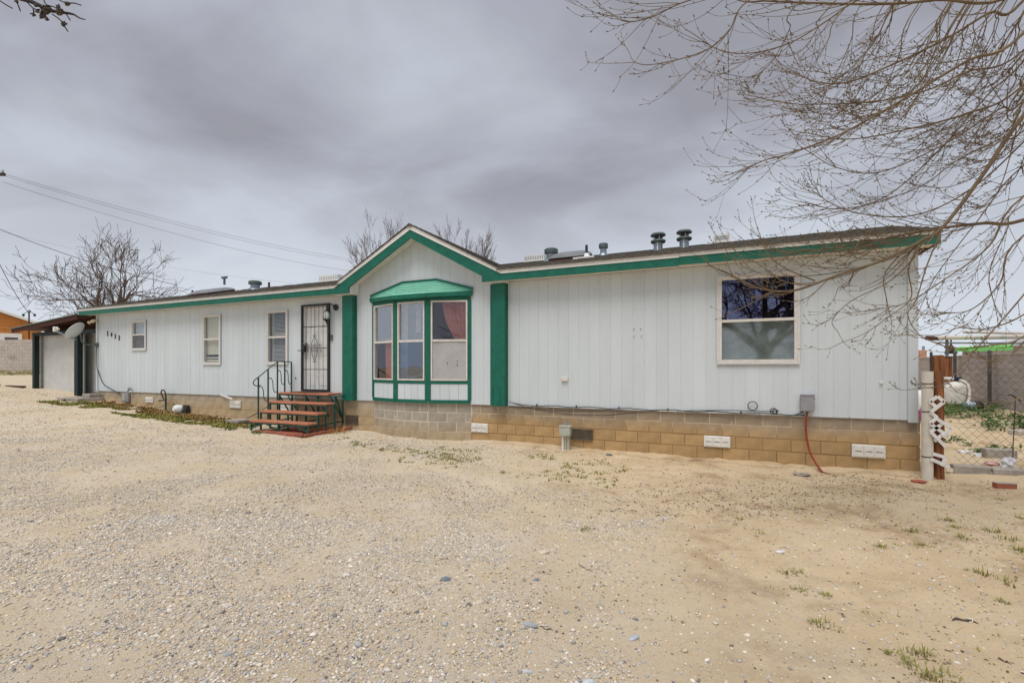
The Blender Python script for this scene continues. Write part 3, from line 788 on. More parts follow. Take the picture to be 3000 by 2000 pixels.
for s_ in (-1, 1):
    MB().tube(catmull([(cxd, -.04, 2.33), (cxd+s_*.09, -.04, 2.15), (cxd+s_*.10, -.04, 2.02), (cxd+s_*.09, -.04, 1.9), (cxd, -.04, 1.70)], 4), .008, 4).build('scroll', M['black'], sdr)
    for u in (-1, 1):
        for xc in (cxd+s_*.05, cxd+s_*.20):
            pts = [(xc+.042*(1-t*.75)*math.cos(t*7+1.57*u)*s_, -.042, 2.02+u*(.058)+.042*(1-t*.75)*math.sin(t*7+1.57*u)) for t in np.linspace(0, 1, 12)]
            MB().tube(pts, .0065, 4).build('scroll', M['black'], sdr)
for z in (2.335, 1.69): MB().tube([(cxd-.05, -.04, z-.012), (cxd, -.04, z+.01), (cxd+.05, -.04, z-.012)], .008, 4).build('scroll', M['black'], sdr)
MB().cbox(x0+.03, x0+.15, -.075, -.015, 1.93, 2.10, .01).build('lock_box', M['black'], sdr)
MB().lathe([(.0, -.09), (.028, -.085), (.034, -.06), (.02, -.04), (.02, 0)][::-1], (x0+.10, -.055, 2.15), 10, (0, -1, 0)).build('deadbolt', M['galv'], sdr)
MB().tube([(x0+.08, -.08, 1.97), (x0+.08, -.11, 1.97), (x0-.03, -.11, 1.965)], .011, 6).build('handle', M['black'], sdr)
MB().cbox(-11.245, -11.185, -.03, -.004, 2.2, 2.34, .006).build('doorbell', M['galvdark'], home)
# house number
for i, (ch, x, z) in enumerate((('5', -20.83, 2.64), ('4', -20.61, 2.595), ('3', -20.40, 2.54), ('3', -20.18, 2.485))):
    cu = bpy.data.curves.new('digit', 'FONT'); cu.body = ch; cu.size = .215; cu.extrude = .006; cu.align_x = 'CENTER'; cu.align_y = 'CENTER'; cu.offset = .002
    tmp = bpy.data.objects.new('tmp', cu); COL.objects.link(tmp); bpy.context.view_layer.update()
    me = bpy.data.meshes.new_from_object(tmp); bpy.data.objects.remove(tmp)
    me.transform(Matrix.Translation((x, -.009, z)) @ Matrix.Rotation(R(90), 4, 'X') @ Matrix.Diagonal((.8, 1, 1, 1)))
    me.materials.clear(); me.materials.append(M['digit'])
    o = bpy.data.objects.new('house_number_digit', me); COL.objects.link(o); o.parent = home
# bits on the wall
MB().cbox(-5.40, -5.27, -.035, -.003, 1.29, 1.37, .006).build('outlet_cover', M['vinyl'], home)
for (x, z) in ((-4.05, 2.23), (-3.93, 2.23), (-4.05, 2.10), (-3.92, 2.10)): MB().box(x, x+.025, -.006, -.0022, z, z+.014).build('screw_patch', M['concrete'], home)
MB().lathe([(.022, 0), (.022, .02), (.004, .022)], (-.42, -.002, 1.33), 10, (0, -1, 0)).build('cap_plug', M['whiteplastic'], home)
MB().lathe([(.02, 0), (.02, .01)], (-12.42, -.002, 1.28), 10, (0, -1, 0)).build('hole_plug', M['black'], home)
MB().bar((-15.25, -.02, .80), (-14.72, -.06, .70), .012, .05).build('loose_trim_strip', M['trim'], home)
fl = MB().lathe([(.03, 0), (.05, .07), (.055, .11)], (-21.55, -.10, 3.06), 10, (-.5, -.6, -.5)).lathe([(.03, 0), (.05, .07), (.055, .11)], (-21.35, -.10, 3.10), 10, (.2, -.8, -.5)).box(-21.5, -21.4, -.1, -.003, 3.05, 3.12)
fl.build('floodlight', M['cream'], home)

# ------------------------------------------------------------------ on the roof
def rbase(x, y): return roofz(y)
def louver(x, y, w=.5, h=.17, d=.4):
    z = rbase(x, y)
    o = MB().prism([(x-w/2, z-.03), (x+w/2, z-.03), (x+w/2-.02, z+h), (x-w/2+.02, z+h)], y-d/2, y+d/2).build('roof_louver_vent', M['whiteplastic'], home)
    for i in range(11):
        xx = x-w/2+.05+i*(w-.1)/10; MB().box(xx-.008, xx+.008, y-d/2-.003, y-d/2+.005, z+.02, z+h*.75).build('slot', M['grey'], o)
louver(-6.55, 1.65, .52, .12); louver(-2.61, 1.95, .34, .14); louver(-12.95, 1.8, .75, .15)
def pipe_vent(x, y, r, h, cap=True, m='galv'):
    z = rbase(x, y)
    o = MB().lathe([(r*1.7, -.03), (r*1.6, .01), (r, .05), (r, h)], (x, y, z), 14).build('vent_pipe', M[m], home, True)
    if cap: MB().lathe([(r*1.05, h-.11), (r*1.42, h-.10), (r*1.45, h-.02), (r*1.2, h), (.01, h+.012)], (x, y, z), 14).build('cap', M['galvdark'], o, True)
pipe_vent(-6.02, 1.15, .105, .27); pipe_vent(-4.95, 1.5, .07, .26); pipe_vent(-15.6, 1.3, .13, .26)
pipe_vent(-5.2, 1.05, .028, .27, False, 'black')
MB().lathe([(.11, -.02), (.10, .015), (.03, .10)], (-5.2, 1.05, rbase(0, 1.05)), 12).build('pipe_flashing', M['whiteplastic'], home, True)
MB().box(-5.42, -4.98, .80, 1.06, rbase(0, .9)-.02, rbase(0, .93)+.012).build('flashing_plate', M['whiteplastic'], home)
for x in (-18.6, -15.0): pipe_vent(x, 1.3, .03, .18, False, 'black')
def flue(x, y, k=.72):
    z = rbase(x, y)
    o = MB().lathe([(.09, -.04), (.09, .155)], (x, y, z), 18).build('flue', M['galv'], home, True)
    MB().lathe([(.094, .150), (.137, .155), (.150, .175), (.145, .20), (.094, .21)], (x, y, z), 18).build('lower_collar', M['galvdark'], o, True)
    MB().lathe([(.062, .205), (.062, .295)], (x, y, z), 14).build('inner_stack', M['rust'], o, True)
    MB().lathe([(.087, .28), (.145, .292), (.152, .312), (.123, .345), (.015, .355)], (x, y, z), 18).build('rain_cap', M['galvdark'], o, True)
    for a in range(4):
        MB().box(x+.08*math.cos(a*1.57+.4)-.012, x+.08*math.cos(a*1.57+.4)+.012, y+.08*math.sin(a*1.57+.4)-.006, y+.08*math.sin(a*1.57+.4)+.006, z+.205, z+.29).build('strap', M['galv'], o)
    MB().box(x-.011, x+.011, y-.096, y-.088, z-.03, z+.15).build('seam_strip', M['whiteplastic'], o)
flue(-3.79, 1.35); flue(-3.29, 1.35)
def skylight(x, y, w=.9, d=.9, ch=.06, dh=.11):
    c = MB()
    c.slab((x-w/2, y-d/2, roofz(y-d/2)+ch), (x+w/2, y-d/2, roofz(y-d/2)+ch), (x+w/2, y+d/2, roofz(y+d/2)+ch), (x-w/2, y+d/2, roofz(y+d/2)+ch), .14)
    o = c.build('skylight', M['brownwood'], home)
    b = MB(); n = 12; vs = []; fs = []
    for j in range(n+1):
        for i in range(n+1):
            u, v = i/n*2-1, j/n*2-1
            hgt = dh*(1-u**4)**.5*(1-v**4)**.5
            vs.append((x+u*(w/2+.02), y+v*(d/2+.02), roofz(y)+SL*v*d/2+ch+.005+hgt))
    for j in range(n):
        for i in range(n): a = j*(n+1)+i; fs.append((a, a+1, a+n+2, a+n+1))
    b.add(vs, fs).build('dome', M['dome'], o, True)
skylight(-5.62, 1.28, .74, .8); skylight(-17.55, 1.25, .95, .9)
MB().bar((-17.3, 1.5, roofz(1.5)+.25), (-17.3, 1.5, roofz(1.5)+.48), .05).bar((-17.42, 1.5, roofz(1.5)+.48), (-17.18, 1.5, roofz(1.5)+.48), .06).build('antenna_stub', M['galvdark'], home)

# ------------------------------------------------------------------ front steps
SX0, SX1, SXM = -12.50, -10.68, -11.60
steps = hthing('entry_steps', 'terracotta wooden steps on a green iron frame below the front door', 'steps', 0, 0, 0)
lv = [(.945, -.46, -.03), (.745, -.72, -.44), (.545, -.97, -.70), (.345, -1.22, -.95)]     # top z, front y, back y
for i, (z, yf, yb) in enumerate(lv):
    for x0, x1 in ((SX0, SXM-.008), (SXM+.008, SX1)):
        if i == 0 and x0 > SXM-.1: x1 = -10.87
        MB().cbox(x0, x1, yf, yb, z-.042+rnd.uniform(-.004, .004), z, .006).build('tread', M['tread'], steps)
    for x in (SX0+.02, SXM, SX1-.02):
        g = gh(*l2w(x, yf+.03)[:2])-.02
        MB().bar((x, yf+.03, g), (x, yf+.03, z-.043), .032).build('leg', M['greeniron'], steps)
        MB().bar((x, yf+.03, z-.06), (x, yb-.01, z-.06), .028).build('tread_bearer', M['greeniron'], steps)
    MB().bar((SX0+.03, yf+.03, z-.062), (SX1-.03, yf+.03, z-.062), .026).build('front_rail', M['greeniron'], steps)
for x in (SX0+.02, SXM, -10.82):
    g = gh(*l2w(x, -.06)[:2])-.02
    MB().bar((x, -.06, g), (x, -.06, .90), .034).build('leg', M['greeniron'], steps)
    MB().bar((x, -.06, .28), (x, -1.19, .22), .026).build('side_rail', M['greeniron'], steps)
    MB().bar((x, -.07, .33), (x, -.44, .88), .026).build('brace', M['greeniron'], steps)
MB().bar((-10.80, -.30, .88), (-10.80, -.07, .30), .026).build('brace', M['greeniron'], steps)
for a, b in ((SX0, SXM), (SXM, SX1)):
    m_ = (a+b)/2
    MB().bar((a+.03, -1.19, .16), (m_, -1.19, .29), .024).bar((m_, -1.19, .29), (b-.03, -1.19, .16), .024).build('brace', M['greeniron'], steps)
    MB().bar((m_-.1, -.47, .88), (m_+.3, -.47, .42), .024).build('brace', M['greeniron'], steps)
# railing on the left side
rx = SX0-.015
rp_ = [(-.98, .30, 1.31), (-.72, .40, 1.50), (-.46, .32, 1.68), (-.25, .94, 1.68), (-.05, .94, 1.68)]
for y, zb, zt in rp_: MB().bar((rx, y, zb-.12 if zb < .9 else zb), (rx, y, zt), .026).build('rail_post', M['greeniron'], steps)
MB().tube(catmull([(rx, -.93, 1.13), (rx, -1.04, 1.12), (rx, -1.11, 1.18), (rx, -1.08, 1.25), (rx, -.98, 1.32)], 4)+[Vector((rx, -.72, 1.51)), Vector((rx, -.46, 1.69)), Vector((rx, -.05, 1.69))], .012, 6).build('handrail', M['greeniron'], steps)
for k, (y, _, zt) in enumerate(rp_[:-1]):
    y2 = rp_[k+1][0]; d = y2-y; z0_ = zt-.24 if k < 3 else zt-.24
    z0_ = (zt-.22)
    MB().tube(catmull([(rx, y, z0_-.02), (rx, y+d*.28, z0_+.02), (rx, y+d*.5, z0_-.08), (rx, y+d*.54, z0_-.24), (rx, y+d*.72, z0_-.33), (rx, y+d, z0_-.30)], 4), .010, 5).build('rail_scroll', M['greeniron'], steps)
# doormat on the landing
dm = hthing('doormat', 'thin dark brown doormat on the top step under the security door', 'doormat', -11.72, -.25, .946)
MB().cbox(-.40, .42, -.17, .16, 0, .014, .004).build('pile', M['mat'], dm)
b = MB()
for s_ in (-1, 1): b.box(-.41, .43, s_*.172-.006, s_*.172+.006, .001, .017)
b.build('binding', M['brownwood'], dm)
# brick pad under the steps
pad = hthing('brick_pad', 'low red brick pad on the ground under the entry steps', 'brick pad', 0, 0, 0)
gp = .08
MB().box(-12.10, -10.72, -1.30, .02, gp-.1, gp+.035).build('pad_bed', M['brick'], pad)
bme = MB().cbox(-.097, .097, -.047, .047, -.03, .03, .006).mesh('brick', M['brick'])
for i in range(7): linked('brick', bme, pad, (-12.10+i*.207+.10, -1.35, gp+.03+rnd.uniform(-.006, .006)), rnd.uniform(-.05, .05))
for i in range(7): linked('brick', bme, pad, (-10.67+rnd.uniform(-.01, .01), -1.25+i*.205, gp+.03+rnd.uniform(-.006, .008)), R(90)+rnd.uniform(-.06, .06))
for i in range(5):
    for j in range(6):
        linked('brick', bme, pad, (-11.92+i*.207+(.1 if j % 2 else 0), -1.22+j*.105, gp+.022+rnd.uniform(-.004, .004)), rnd.uniform(-.03, .03))
# dry stalks under the steps are part of weeds further down

# ------------------------------------------------------------------ wall lantern
la = hthing('wall_lantern', 'black wall lantern with glass body beside the security door', 'lantern', -11.14, 0, 2.80)
MB().lathe([(.075, 0), (.075, .02), (.03, .04)], (.06, -.01, .19), 14, (0, -1, 0)).build('backplate', M['black'], la, True)
MB().tube(catmull([(.05, -.04, .19), (.02, -.12, .26), (-.06, -.17, .24), (-.07, -.17, .10)], 4), .013, 6).build('arm', M['black'], la, True)
MB().lathe([(.012, .13), (.05, .10), (.055, .08)], (-.07, -.17, 0), 10).build('top_cap', M['black'], la, True)
MB().lathe([(.045, .08), (.075, .0), (.062, -.10)], (-.07, -.17, 0), 10).build('glass_body', M['lens'], la, True)
for k in range(5):
    a = k*1.2566
    MB().tube([(-.07+r_*math.cos(a), -.17+r_*math.sin(a), z) for r_, z in ((.048, .08), (.079, 0), (.066, -.10))], .006, 4).build('cage_rib', M['black'], la)
MB().lathe([(.085, -.10), (.075, -.12), (.03, -.16), (.012, -.18), (.014, -.22), (.003, -.235)], (-.07, -.17, 0), 10).build('bottom_finial', M['black'], la, True)

# ------------------------------------------------------------------ satellite dish
sdh = hthing('satellite_dish', 'grey satellite dish on a bracket at the left end of the house', 'satellite dish', 0, 0, 0)
ax = Vector((-.62, -.58, .58)).normalized()
ctr = Vector((-21.50, -.50, 2.67))
b = MB(); prof = [(r_, .16*(r_/.36)**2*.6) for r_ in np.linspace(.02, .36, 8)]
prof = prof+[(.365, prof[-1][1]-.012)]+[(r_, .16*(r_/.36)**2*.6-.014) for r_ in np.linspace(.34, .02, 6)]
TQ = Matrix.Translation(ctr) @ ax.to_track_quat('Z', 'Y').to_matrix().to_4x4() @ Matrix.Diagonal((1.12, .90, 1, 1))
b.T = TQ; b.lathe(prof, n=28).build('reflector', M['dish'], sdh, True)
b = MB(TQ)
for u in (-.10, -.02, .05): b.box(.14+u*.2, .19+u*.2, u*1.3, u*1.3+.06, .035, .040)
b.build('reflector_mark', M['whiteplastic'], sdh)
tip = ctr+Vector((-.60, -.30, .08))
MB().bar(ctr+Vector((.02, -.06, -.24)), tip+Vector((.06, .02, -.06)), .035).build('feed_arm', M['galv'], sdh)
MB().cbox(tip.x-.09, tip.x+.03, tip.y-.05, tip.y+.05, tip.z-.06, tip.z+.10, .015).build('receiver', M['dish'], sdh)
MB().lathe([(.05, 0), (.04, .05)], tip+Vector((.03, .02, .03)), 10, (.8, .4, -.1)).build('feed_horn', M['cream'], sdh)
MB().tube(catmull([ctr+Vector((.05, .05, -.02)), ctr+Vector((.02, .10, -.28)), (-21.60, -.20, 2.30), (-21.45, -.06, 2.29)], 4), .022, 6).build('mast', M['galvdark'], sdh, True)
MB().cbox(-21.47, -21.36, -.06, -.003, 2.22, 2.36, .008).build('wall_foot', M['galvdark'], sdh)
dc = hthing('dish_cable', 'dark cable running down the left wall from the satellite dish to the ground', 'cable', 0, 0, 0)
MB().tube(catmull([(-21.42, -.03, 2.22), (-21.44, -.02, 1.6), (-21.30, -.02, 1.35), (-21.05, -.02, 1.02), (-20.6, -.03, .86), (-20.2, .0, .72), (-19.75, -.02, .50), (-19.6, -.08, .45)], 5), .011, 5).build('wire', M['cable'], dc)
pm = hthing('phone_box', 'small grey utility box low on the block foundation below the house number', 'utility box', -19.75, .02, .48)
MB().cbox(-.22, .12, -.06, .01, -.02, .26, .01).build('housing', M['grey'], pm)
MB().cbox(-.18, -.02, -.075, -.061, .02, .22, .006).build('cover', M['greygreen'], pm)
sp = hthing('wall_spigot', 'small black outdoor tap at the siding bottom near the left end', 'tap', -19.46, -.01, .86)
MB().tube([(0, .0, 0), (0, -.1, 0), (0, -.12, -.05)], .02, 6).build('body', M['black'], sp)
MB().bar((-.07, -.08, .05), (.07, -.08, .05), .02).build('handle', M['black'], sp)

# ------------------------------------------------------------------ things along the foundation
fx, fy = -17.52, -.14; g0 = gh(*l2w(fx, fy)[:2])
fa = hthing('standpipe_tap', 'rusty green standpipe tap with looped hose against the block foundation', 'tap', fx, fy, g0)
MB().tube([(0, 0, -.05), (0, 0, .46)], .026, 8).build('pipe', M['greeniron'], fa)
MB().tube(catmull([(0, 0, .44), (.01, -.02, .56), (-.07, -.03, .63), (-.16, -.03, .58), (-.15, -.03, .50), (-.06, -.02, .36)], 5), .02, 6).build('hose_loop', M['rust'], fa, True)
MB().bar((-.30, -.02, .30), (.08, -.02, .34), .035).build('valve', M['rust'], fa)
gc = hthing('ground_wire', 'thin wire sagging along the foundation to the standpipe tap', 'wire', 0, 0, 0)
MB().tube(catmull([(-18.45, -.05, gh(*l2w(-18.45, -.05)[:2])+.02), (-17.95, -.04, .36), (-17.55, -.06, .50)], 4), .008, 5).tube(catmull([(-17.35, -.06, .50), (-17.0, -.05, .38), (-16.85, -.07, .24)], 4), .008, 5).build('strand', M['cable'], gc)
dv = hthing('dryer_hood', 'round white dryer vent hood on the foundation beside the standpipe tap', 'vent hood', -16.9, -.02, .32)
MB().lathe([(.0, .22), (.07, .21), (.115, .16), (.13, .05), (.13, 0)][::-1], (-.12, .02, 0), 14, (-.15, -1, .25)).build('hood', M['whiteplastic'], dv, True)
MB().box(.02, .26, -.02, .02, -.14, .14).build('opening', M['black'], dv)
for k in range(4): MB().tube(catmull([(.03+.06*k, -.03, .13), (.05+.05*k, -.07, .0), (.0+.06*k, -.1, -.15)], 4), .008, 4).build('strap', M['ventdark'], dv)
MB().bar((-.55, -.10, -.16), (-.2, -.12, -.12), .10, .03).build('footing_board', M['concrete'], dv)
gz_ = gh(*l2w(-13.85, -.55)[:2])
pv = hthing('concrete_paver', 'pale square concrete paver on the ground left of the steps', 'paver', -13.85, -.50, gz_)
MB().cbox(-.24, .24, -.2, .2, .02, .10, .012).build('slab', M['concrete'], pv)
MB().cbox(-.18, .22, -.16, .18, -.06, .02, .02).build('base', mat('paver_base', (.22, .18, .13), .9, .3, 8), pv)
cc_ = hthing('loose_cable', 'brown cable slanting from the siding down to the ground left of the steps', 'cable', 0, 0, 0)
MB().tube(catmull([(-12.95, -.03, .72), (-13.2, -.05, .62), (-13.7, -.10, .36), (-14.15, -.2, gh(*l2w(-14.15, -.2)[:2])+.015)], 5), .011, 5).build('strand', mat('brown_cable', (.12, .08, .05), .6), cc_)
# stoop at the left end
g0 = gh(*l2w(-21.6, -.4)[:2])
stp = hthing('concrete_stoop', 'pale concrete stoop slab at the left corner of the house', 'stoop', -21.6, -.35, g0)
MB().cbox(-.75, .55, -.35, .35, -.1, .10, .015).build('slab', M['concrete'], stp)
MB().cbox(.02, .45, .0, .33, .1005, .22, .012).build('upper_step', M['concrete'], stp)

# ------------------------------------------------------------------ meter box, cables, pedestal
eb = hthing('electrical_box', 'grey electrical box on the wall below right of the large window', 'electrical box', -1.37, 0, .86)
MB().cbox(-.095, .09, -.10, -.003, .01, .26, .008).build('housing', M['grey'], eb)
MB().cbox(-.10, .10, -.108, -.1005, .255, .272, .002).build('lid_lip', M['grey'], eb)
MB().box(.091, .105, -.06, -.04, .19, .215).build('latch', M['galvdark'], eb)
MB().lathe([(.018, 0), (.018, .03)], (0, -.05, -.02), 8).build('gland', M['galvdark'], eb)
oc = hthing('orange_cable', 'rust-orange cable dropping from the grey electrical box to the ground', 'cable', 0, 0, 0)
ge_ = gh(*l2w(-1.22, -.32)[:2])
MB().tube(catmull([(-1.37, -.05, .86), (-1.385, -.04, .70), (-1.38, -.03, .50), (-1.34, -.08, .25), (-1.27, -.2, .08), (-1.21, -.32, ge_+.01)], 5), .016, 6).build('sleeve', M['orange'], oc, True)
b = MB()
for k in range(4): b.tube([(-1.21, -.32, ge_+.015), (-1.19+.02*k, -.34-.02*k, ge_+.005)], .005, 4)
b.build('frayed_end', M['orange'], oc)
kc = hthing('wall_cables', 'black cables clipped along the siding bottom right of the bay window', 'cables', 0, 0, 0)
n = 26
base = [(-6.45+i*(5.05/n), -.028+.004*math.sin(i*2.1), .805+.012*math.sin(i*1.7)+(.045 if i == 0 else 0)) for i in range(n+1)]
MB().tube(base, .0085, 5).build('strand', M['cable'], kc)
MB().tube(catmull([(-6.5, -.03, .86), (-6.0, -.04, .75), (-5.5, -.05, .68), (-5.0, -.05, .66), (-4.5, -.05, .68), (-4.0, -.05, .745), (-3.6, -.03, .80)], 4), .0065, 5).build('strand', M['cable'], kc)
MB().tube(catmull([(-6.5, -.03, .76), (-6.0, -.04, .745), (-5.4, -.05, .72), (-4.8, -.05, .745), (-4.2, -.03, .78)], 4), .006, 5).build('strand', M['cable'], kc)
MB().tube(catmull([(-3.3, -.03, .80), (-2.6, -.03, .835), (-2.2, -.03, .84), (-1.9, -.03, .845), (-1.75, -.03, .86)], 4), .0065, 5).build('strand', M['cable'], kc)
def coil(cx_, cz, r_, par):
    MB().tube([(cx_+r_*math.cos(t), -.035, cz+r_*math.sin(t)) for t in np.linspace(-1.9, 4.9, 22)], .007, 5).build('coil', M['cable'], par)
coil(-2.13, .925, .07, kc); coil(-1.83, .85, .045, kc); coil(-1.81, .845, .035, kc)
MB().tube(catmull([(-1.75, -.03, .80), (-1.55, -.04, .80), (-1.42, -.04, .86)], 4), .008, 5).build('strand', M['cable'], kc)
for x in (-5.9, -5.1, -4.3, -3.45, -2.3): MB().box(x-.01, x+.01, -.042, -.0125, .80, .835).build('clip', M['cable'], kc)
g0 = gh(*l2w(-5.25, -.22)[:2])
pe = hthing('utility_pedestal', 'grey-green utility pedestal box standing before the louver vent', 'utility box', -5.25, -.22, g0)
MB().cbox(-.105, .105, -.07, .07, .30, .48, .012).build('box', M['greygreen'], pe)
MB().cbox(-.115, .115, -.08, .08, .465, .485, .006).build('lid', M['greygreen'], pe)
MB().box(-.02, .03, .02, .05, .485, .56).build('top_tab', M['galv'], pe)
MB().tube([(-.05, 0, -.05), (-.055, 0, .30)], .020, 8).build('conduit', M['whiteplastic'], pe)
MB().tube([(.0, .01, -.05), (.0, .01, .30)], .018, 8).build('conduit', M['greygreen'], pe)
MB().bar((.05, .02, -.05), (.05, .02, .30), .04).build('stake', M['greygreen'], pe)
MB().box(.105, .125, -.02, .02, .36, .43).build('hasp', M['galv'], pe)

# ------------------------------------------------------------------ lean-to at the left end
lt = hthing('lean_to_shed', 'lean-to shed with sloping roof and pale panels at the left end', 'shed', 0, 0, 0)
zg = .62
x0, x1 = -26.3, -21.50
def lz(x): return 3.30+(x+21.8)*.0745
rs = MB(); rs.slab((x0-.05, -.42, lz(x0-.05)), (x1-.35, -.42, lz(x1-.35)), (x1-.35, 3.8, lz(x1-.35)), (x0-.05, 3.8, lz(x0-.05)), .03)
lr = rs.build('roof', mat('grey_green_roofing', (.16, .19, .165), .8, .2, 8), lt)
for y in (-.34, .6, 1.5, 2.4, 3.3): MB().bar((x0, y, lz(x0)-.10), (x1-.35, y, lz(x1-.35)-.10), .05, .13).build('rafter', M['brownwood'], lt)
MB().slab((x0, -.36, lz(x0)-.031), (x1-.36, -.36, lz(x1-.36)-.031), (x1-.36, 3.7, lz(x1-.36)-.031), (x0, 3.7, lz(x0)-.031), .01).build('roof_deck', M['brownwood'], lt)
MB().box(-25.75, -21.52, .0, .12, 2.70, 2.82).build('beam', M['navy'], lt)
MB().prism([(-25.7, 2.82), (-21.85, 2.82), (-21.85, lz(-21.85)-.06), (-25.7, lz(-25.7)-.06)], .52, .56).build('gable_infill', M['brownwood'], lt)
for x, w_ in ((-25.62, .15), (-22.72, .22)):
    MB().box(x-w_/2, x+w_/2, -.02, .13, zg-.2, 2.72).build('post', M['navy'], lt)
MB().box(-25.55, -22.8, .24, .28, zg+.02, 2.72).build('wall_panel', M['shedpanel'], lt)
MB().box(-23.6, -21.49, .46, .50, zg+.05, 2.78).build('wall_panel', M['shedpanel'], lt)
MB().box(-25.7, -25.64, .2, 3.7, zg-.1, 2.8).box(-25.6, -21.5, 3.6, 3.66, zg-.1, 3.1).build('side_wall', M['shedpanel'], lt)
MB().box(-25.5, -21.6, .1, .23, zg-.2, zg+.01).build('sill_board', M['brownwood'], lt)
g0 = gh(*l2w(-26.6, -.1)[:2])
for i, (dx, L__) in enumerate(((-.3, 1.3), (-1.5, .9))):
    bo = hthing('timber_offcut', ('long dark board lying on the sand beside the lean-to post', 'short dark board lying on the sand left of the lean-to')[i], 'board', -26.3+dx, -.15-.2*i, gh(*l2w(-26.3+dx, -.15)[:2])+.03)
    MB().cbox(-L__/2, L__/2, -.06, .06, -.03, .03, .006).build('plank', M['brownwood'], bo)

# ------------------------------------------------------------------ gate post, pipe, lattice scraps, fence
def gth(name, label, cat, X, Y, rz=0, group=None, dz=0.): return thing(name, label, cat, (X, Y, gh(X, Y)+dz), rz, group)
wp = gth('wooden_gate_post', 'red-brown wooden gate post at the right corner of the house', 'post', 5.975, 6.70)
b = MB(); pts = []
for i in range(12):
    z = -.2+i*(1.93/11); pts.append((.004*math.sin(i*1.3), .004*math.cos(i*2.1), z))
b.tube(pts, [.066*(1+.03*math.sin(i*2.7)) for i in range(12)], 12).build('shaft', M['post'], wp, True)
w2 = gth('short_wooden_post', 'stout weathered wooden post behind the white tank', 'post', *at(2774, 1100, 16.2).xy)
MB().tube([(0, 0, -.1), (.005, 0, .7), (0, .004, 1.50)], [.145, .142, .14], 10).build('shaft', M['post'], w2, True)
MB().lathe([(.145, 0), (.15, .03), (.10, .05)], (0, 0, 1.50), 10).build('top_wrap', M['rust'], w2)
pp = gth('pvc_pipe_post', 'upright cream plastic pipe between house corner and red-brown post', 'pipe', 5.825, 6.70)
MB().lathe([(.066, -.1), (.066, 1.50), (.058, 1.50), (.058, 1.35)], n=20).build('pipe', M['pvc'], pp, True)
for z in (1.32, .93, .30): MB().lathe([(.0685, z), (.0685, z+.014)], n=20).build('tie_wire', M['cable'], pp)
def lattice(name, label, strips, dz):
    o = gth(name, label, 'lattice', 5.86, 6.70)
    for k, ((xa, za), (xb, zb)) in enumerate(strips):
        y = -.082-.011*(k % 2)
        MB().bar((xa, y, za), (xb, y, zb), .010, .046, up=(0, 0, 1)).build('slat', M['lattice'], o)
def lp(*pts):    # strips from photo measures around the posts (offset from 2716 px, ground 1392)
    return [(((a-2718)/209., (1392-b)/209.), ((c-2718)/209., (1392-d)/209.)) for a, b, c, d in pts]
lattice('lattice_scrap', 'topmost white lattice scrap tied to the plastic pipe', lp((2703, 1166, 2724, 1152), (2724, 1152, 2742, 1166), (2703, 1166, 2724, 1184), (2742, 1166, 2704, 1196), (2704, 1196, 2724, 1212)), 0)
lattice('lattice_scrap', 'largest white lattice scrap across the pipe and red-brown post', lp((2704, 1230, 2720, 1215), (2720, 1215, 2763, 1242), (2704, 1230, 2761, 1270), (2763, 1246, 2736, 1266), (2742, 1228, 2704, 1254), (2704, 1254, 2746, 1296), (2738, 1262, 2716, 1280)), 0)
lattice('lattice_scrap', 'lowest broken white lattice scrap near the foot of the pipe', lp((2712, 1317, 2744, 1326), (2746, 1326, 2736, 1352), (2706, 1332, 2760, 1356)), 0)
# chain link fence running right from the gate post
fn = hthing('chain_link_fence', 'rusty chain link fence running right from the gate post', 'fence', .62, .45, 0)
b = MB(); pit = .105; hgt = 1.62; Lf = 4.4
def wire_seg(p, q): b.tube([p, q], .0023, 3)
nxf = int(Lf/pit); nzf = int(hgt/(pit*.9))
for i in range(nxf):
    for j in range(nzf):
        x = i*pit+(pit/2 if j % 2 else 0); z = .10+j*pit*.9/1.0*.5*2/2
        z = .06+j*pit*.55
        if z > hgt: continue
        b.tube([(x, .002, z), (x+pit/2, -.002, z+pit*.55)], .0021, 3); b.tube([(x, -.002, z), (x-pit/2, .002, z+pit*.55)], .0021, 3)
for j in range(nzf, 60):
    z = .06+j*pit*.55
    if z > hgt: break
    for i in range(nxf):
        x = i*pit+(pit/2 if j % 2 else 0)
        b.tube([(x, .002, z), (x+pit/2, -.002, z+pit*.55)], .0021, 3); b.tube([(x, -.002, z), (x-pit/2, .002, z+pit*.55)], .0021, 3)
tag(b.build('chain_link_mesh', M['wire'], fn), kind='stuff')
for x in (2.2, 4.4): MB().tube([(x, .03, -.2), (x, .03, 1.75)], .03, 10).build('post', M['galvdark'], fn)
# concrete kerb blocks at the foot of the fence
for i, (x, lab) in enumerate(((.74, 'grey concrete kerb block next to the gate post under the fence'), (1.17, 'grey concrete kerb block under the fence, right of the litter'), (1.60, 'concrete kerb block under the fence at the right edge'))):
    P_ = l2w(x, .42); o = thing('kerb_block', lab, 'concrete block', (P_.x, P_.y, gh(P_.x, P_.y)+.03), -TH+rnd.uniform(-.06, .06), 'kerb blocks under the fence')
    MB().cbox(-.21, .21, -.08, .08, -.08, .06+.02*(i == 0), .012).build('block', M['concrete'], o)
P_ = at(2925, 1325, 8.0); ob = thing('concrete_block', 'loose grey concrete block lying in the sand behind the fence', 'concrete block', (P_.x, P_.y, gh(P_.x, P_.y)+.06), -.35)
MB().cbox(-.2, .2, -.1, .1, -.09, .09, .01).build('block', M['concrete'], ob)
P_ = at(2990, 1240, 10.); ob = thing('concrete_block', 'tan concrete block half buried near the weeds at the right edge', 'concrete block', (P_.x, P_.y, gh(P_.x, P_.y)+.03), .2)
MB().cbox(-.2, .2, -.1, .1, -.09, .06, .01).build('block', M['cmu_pale'], ob)
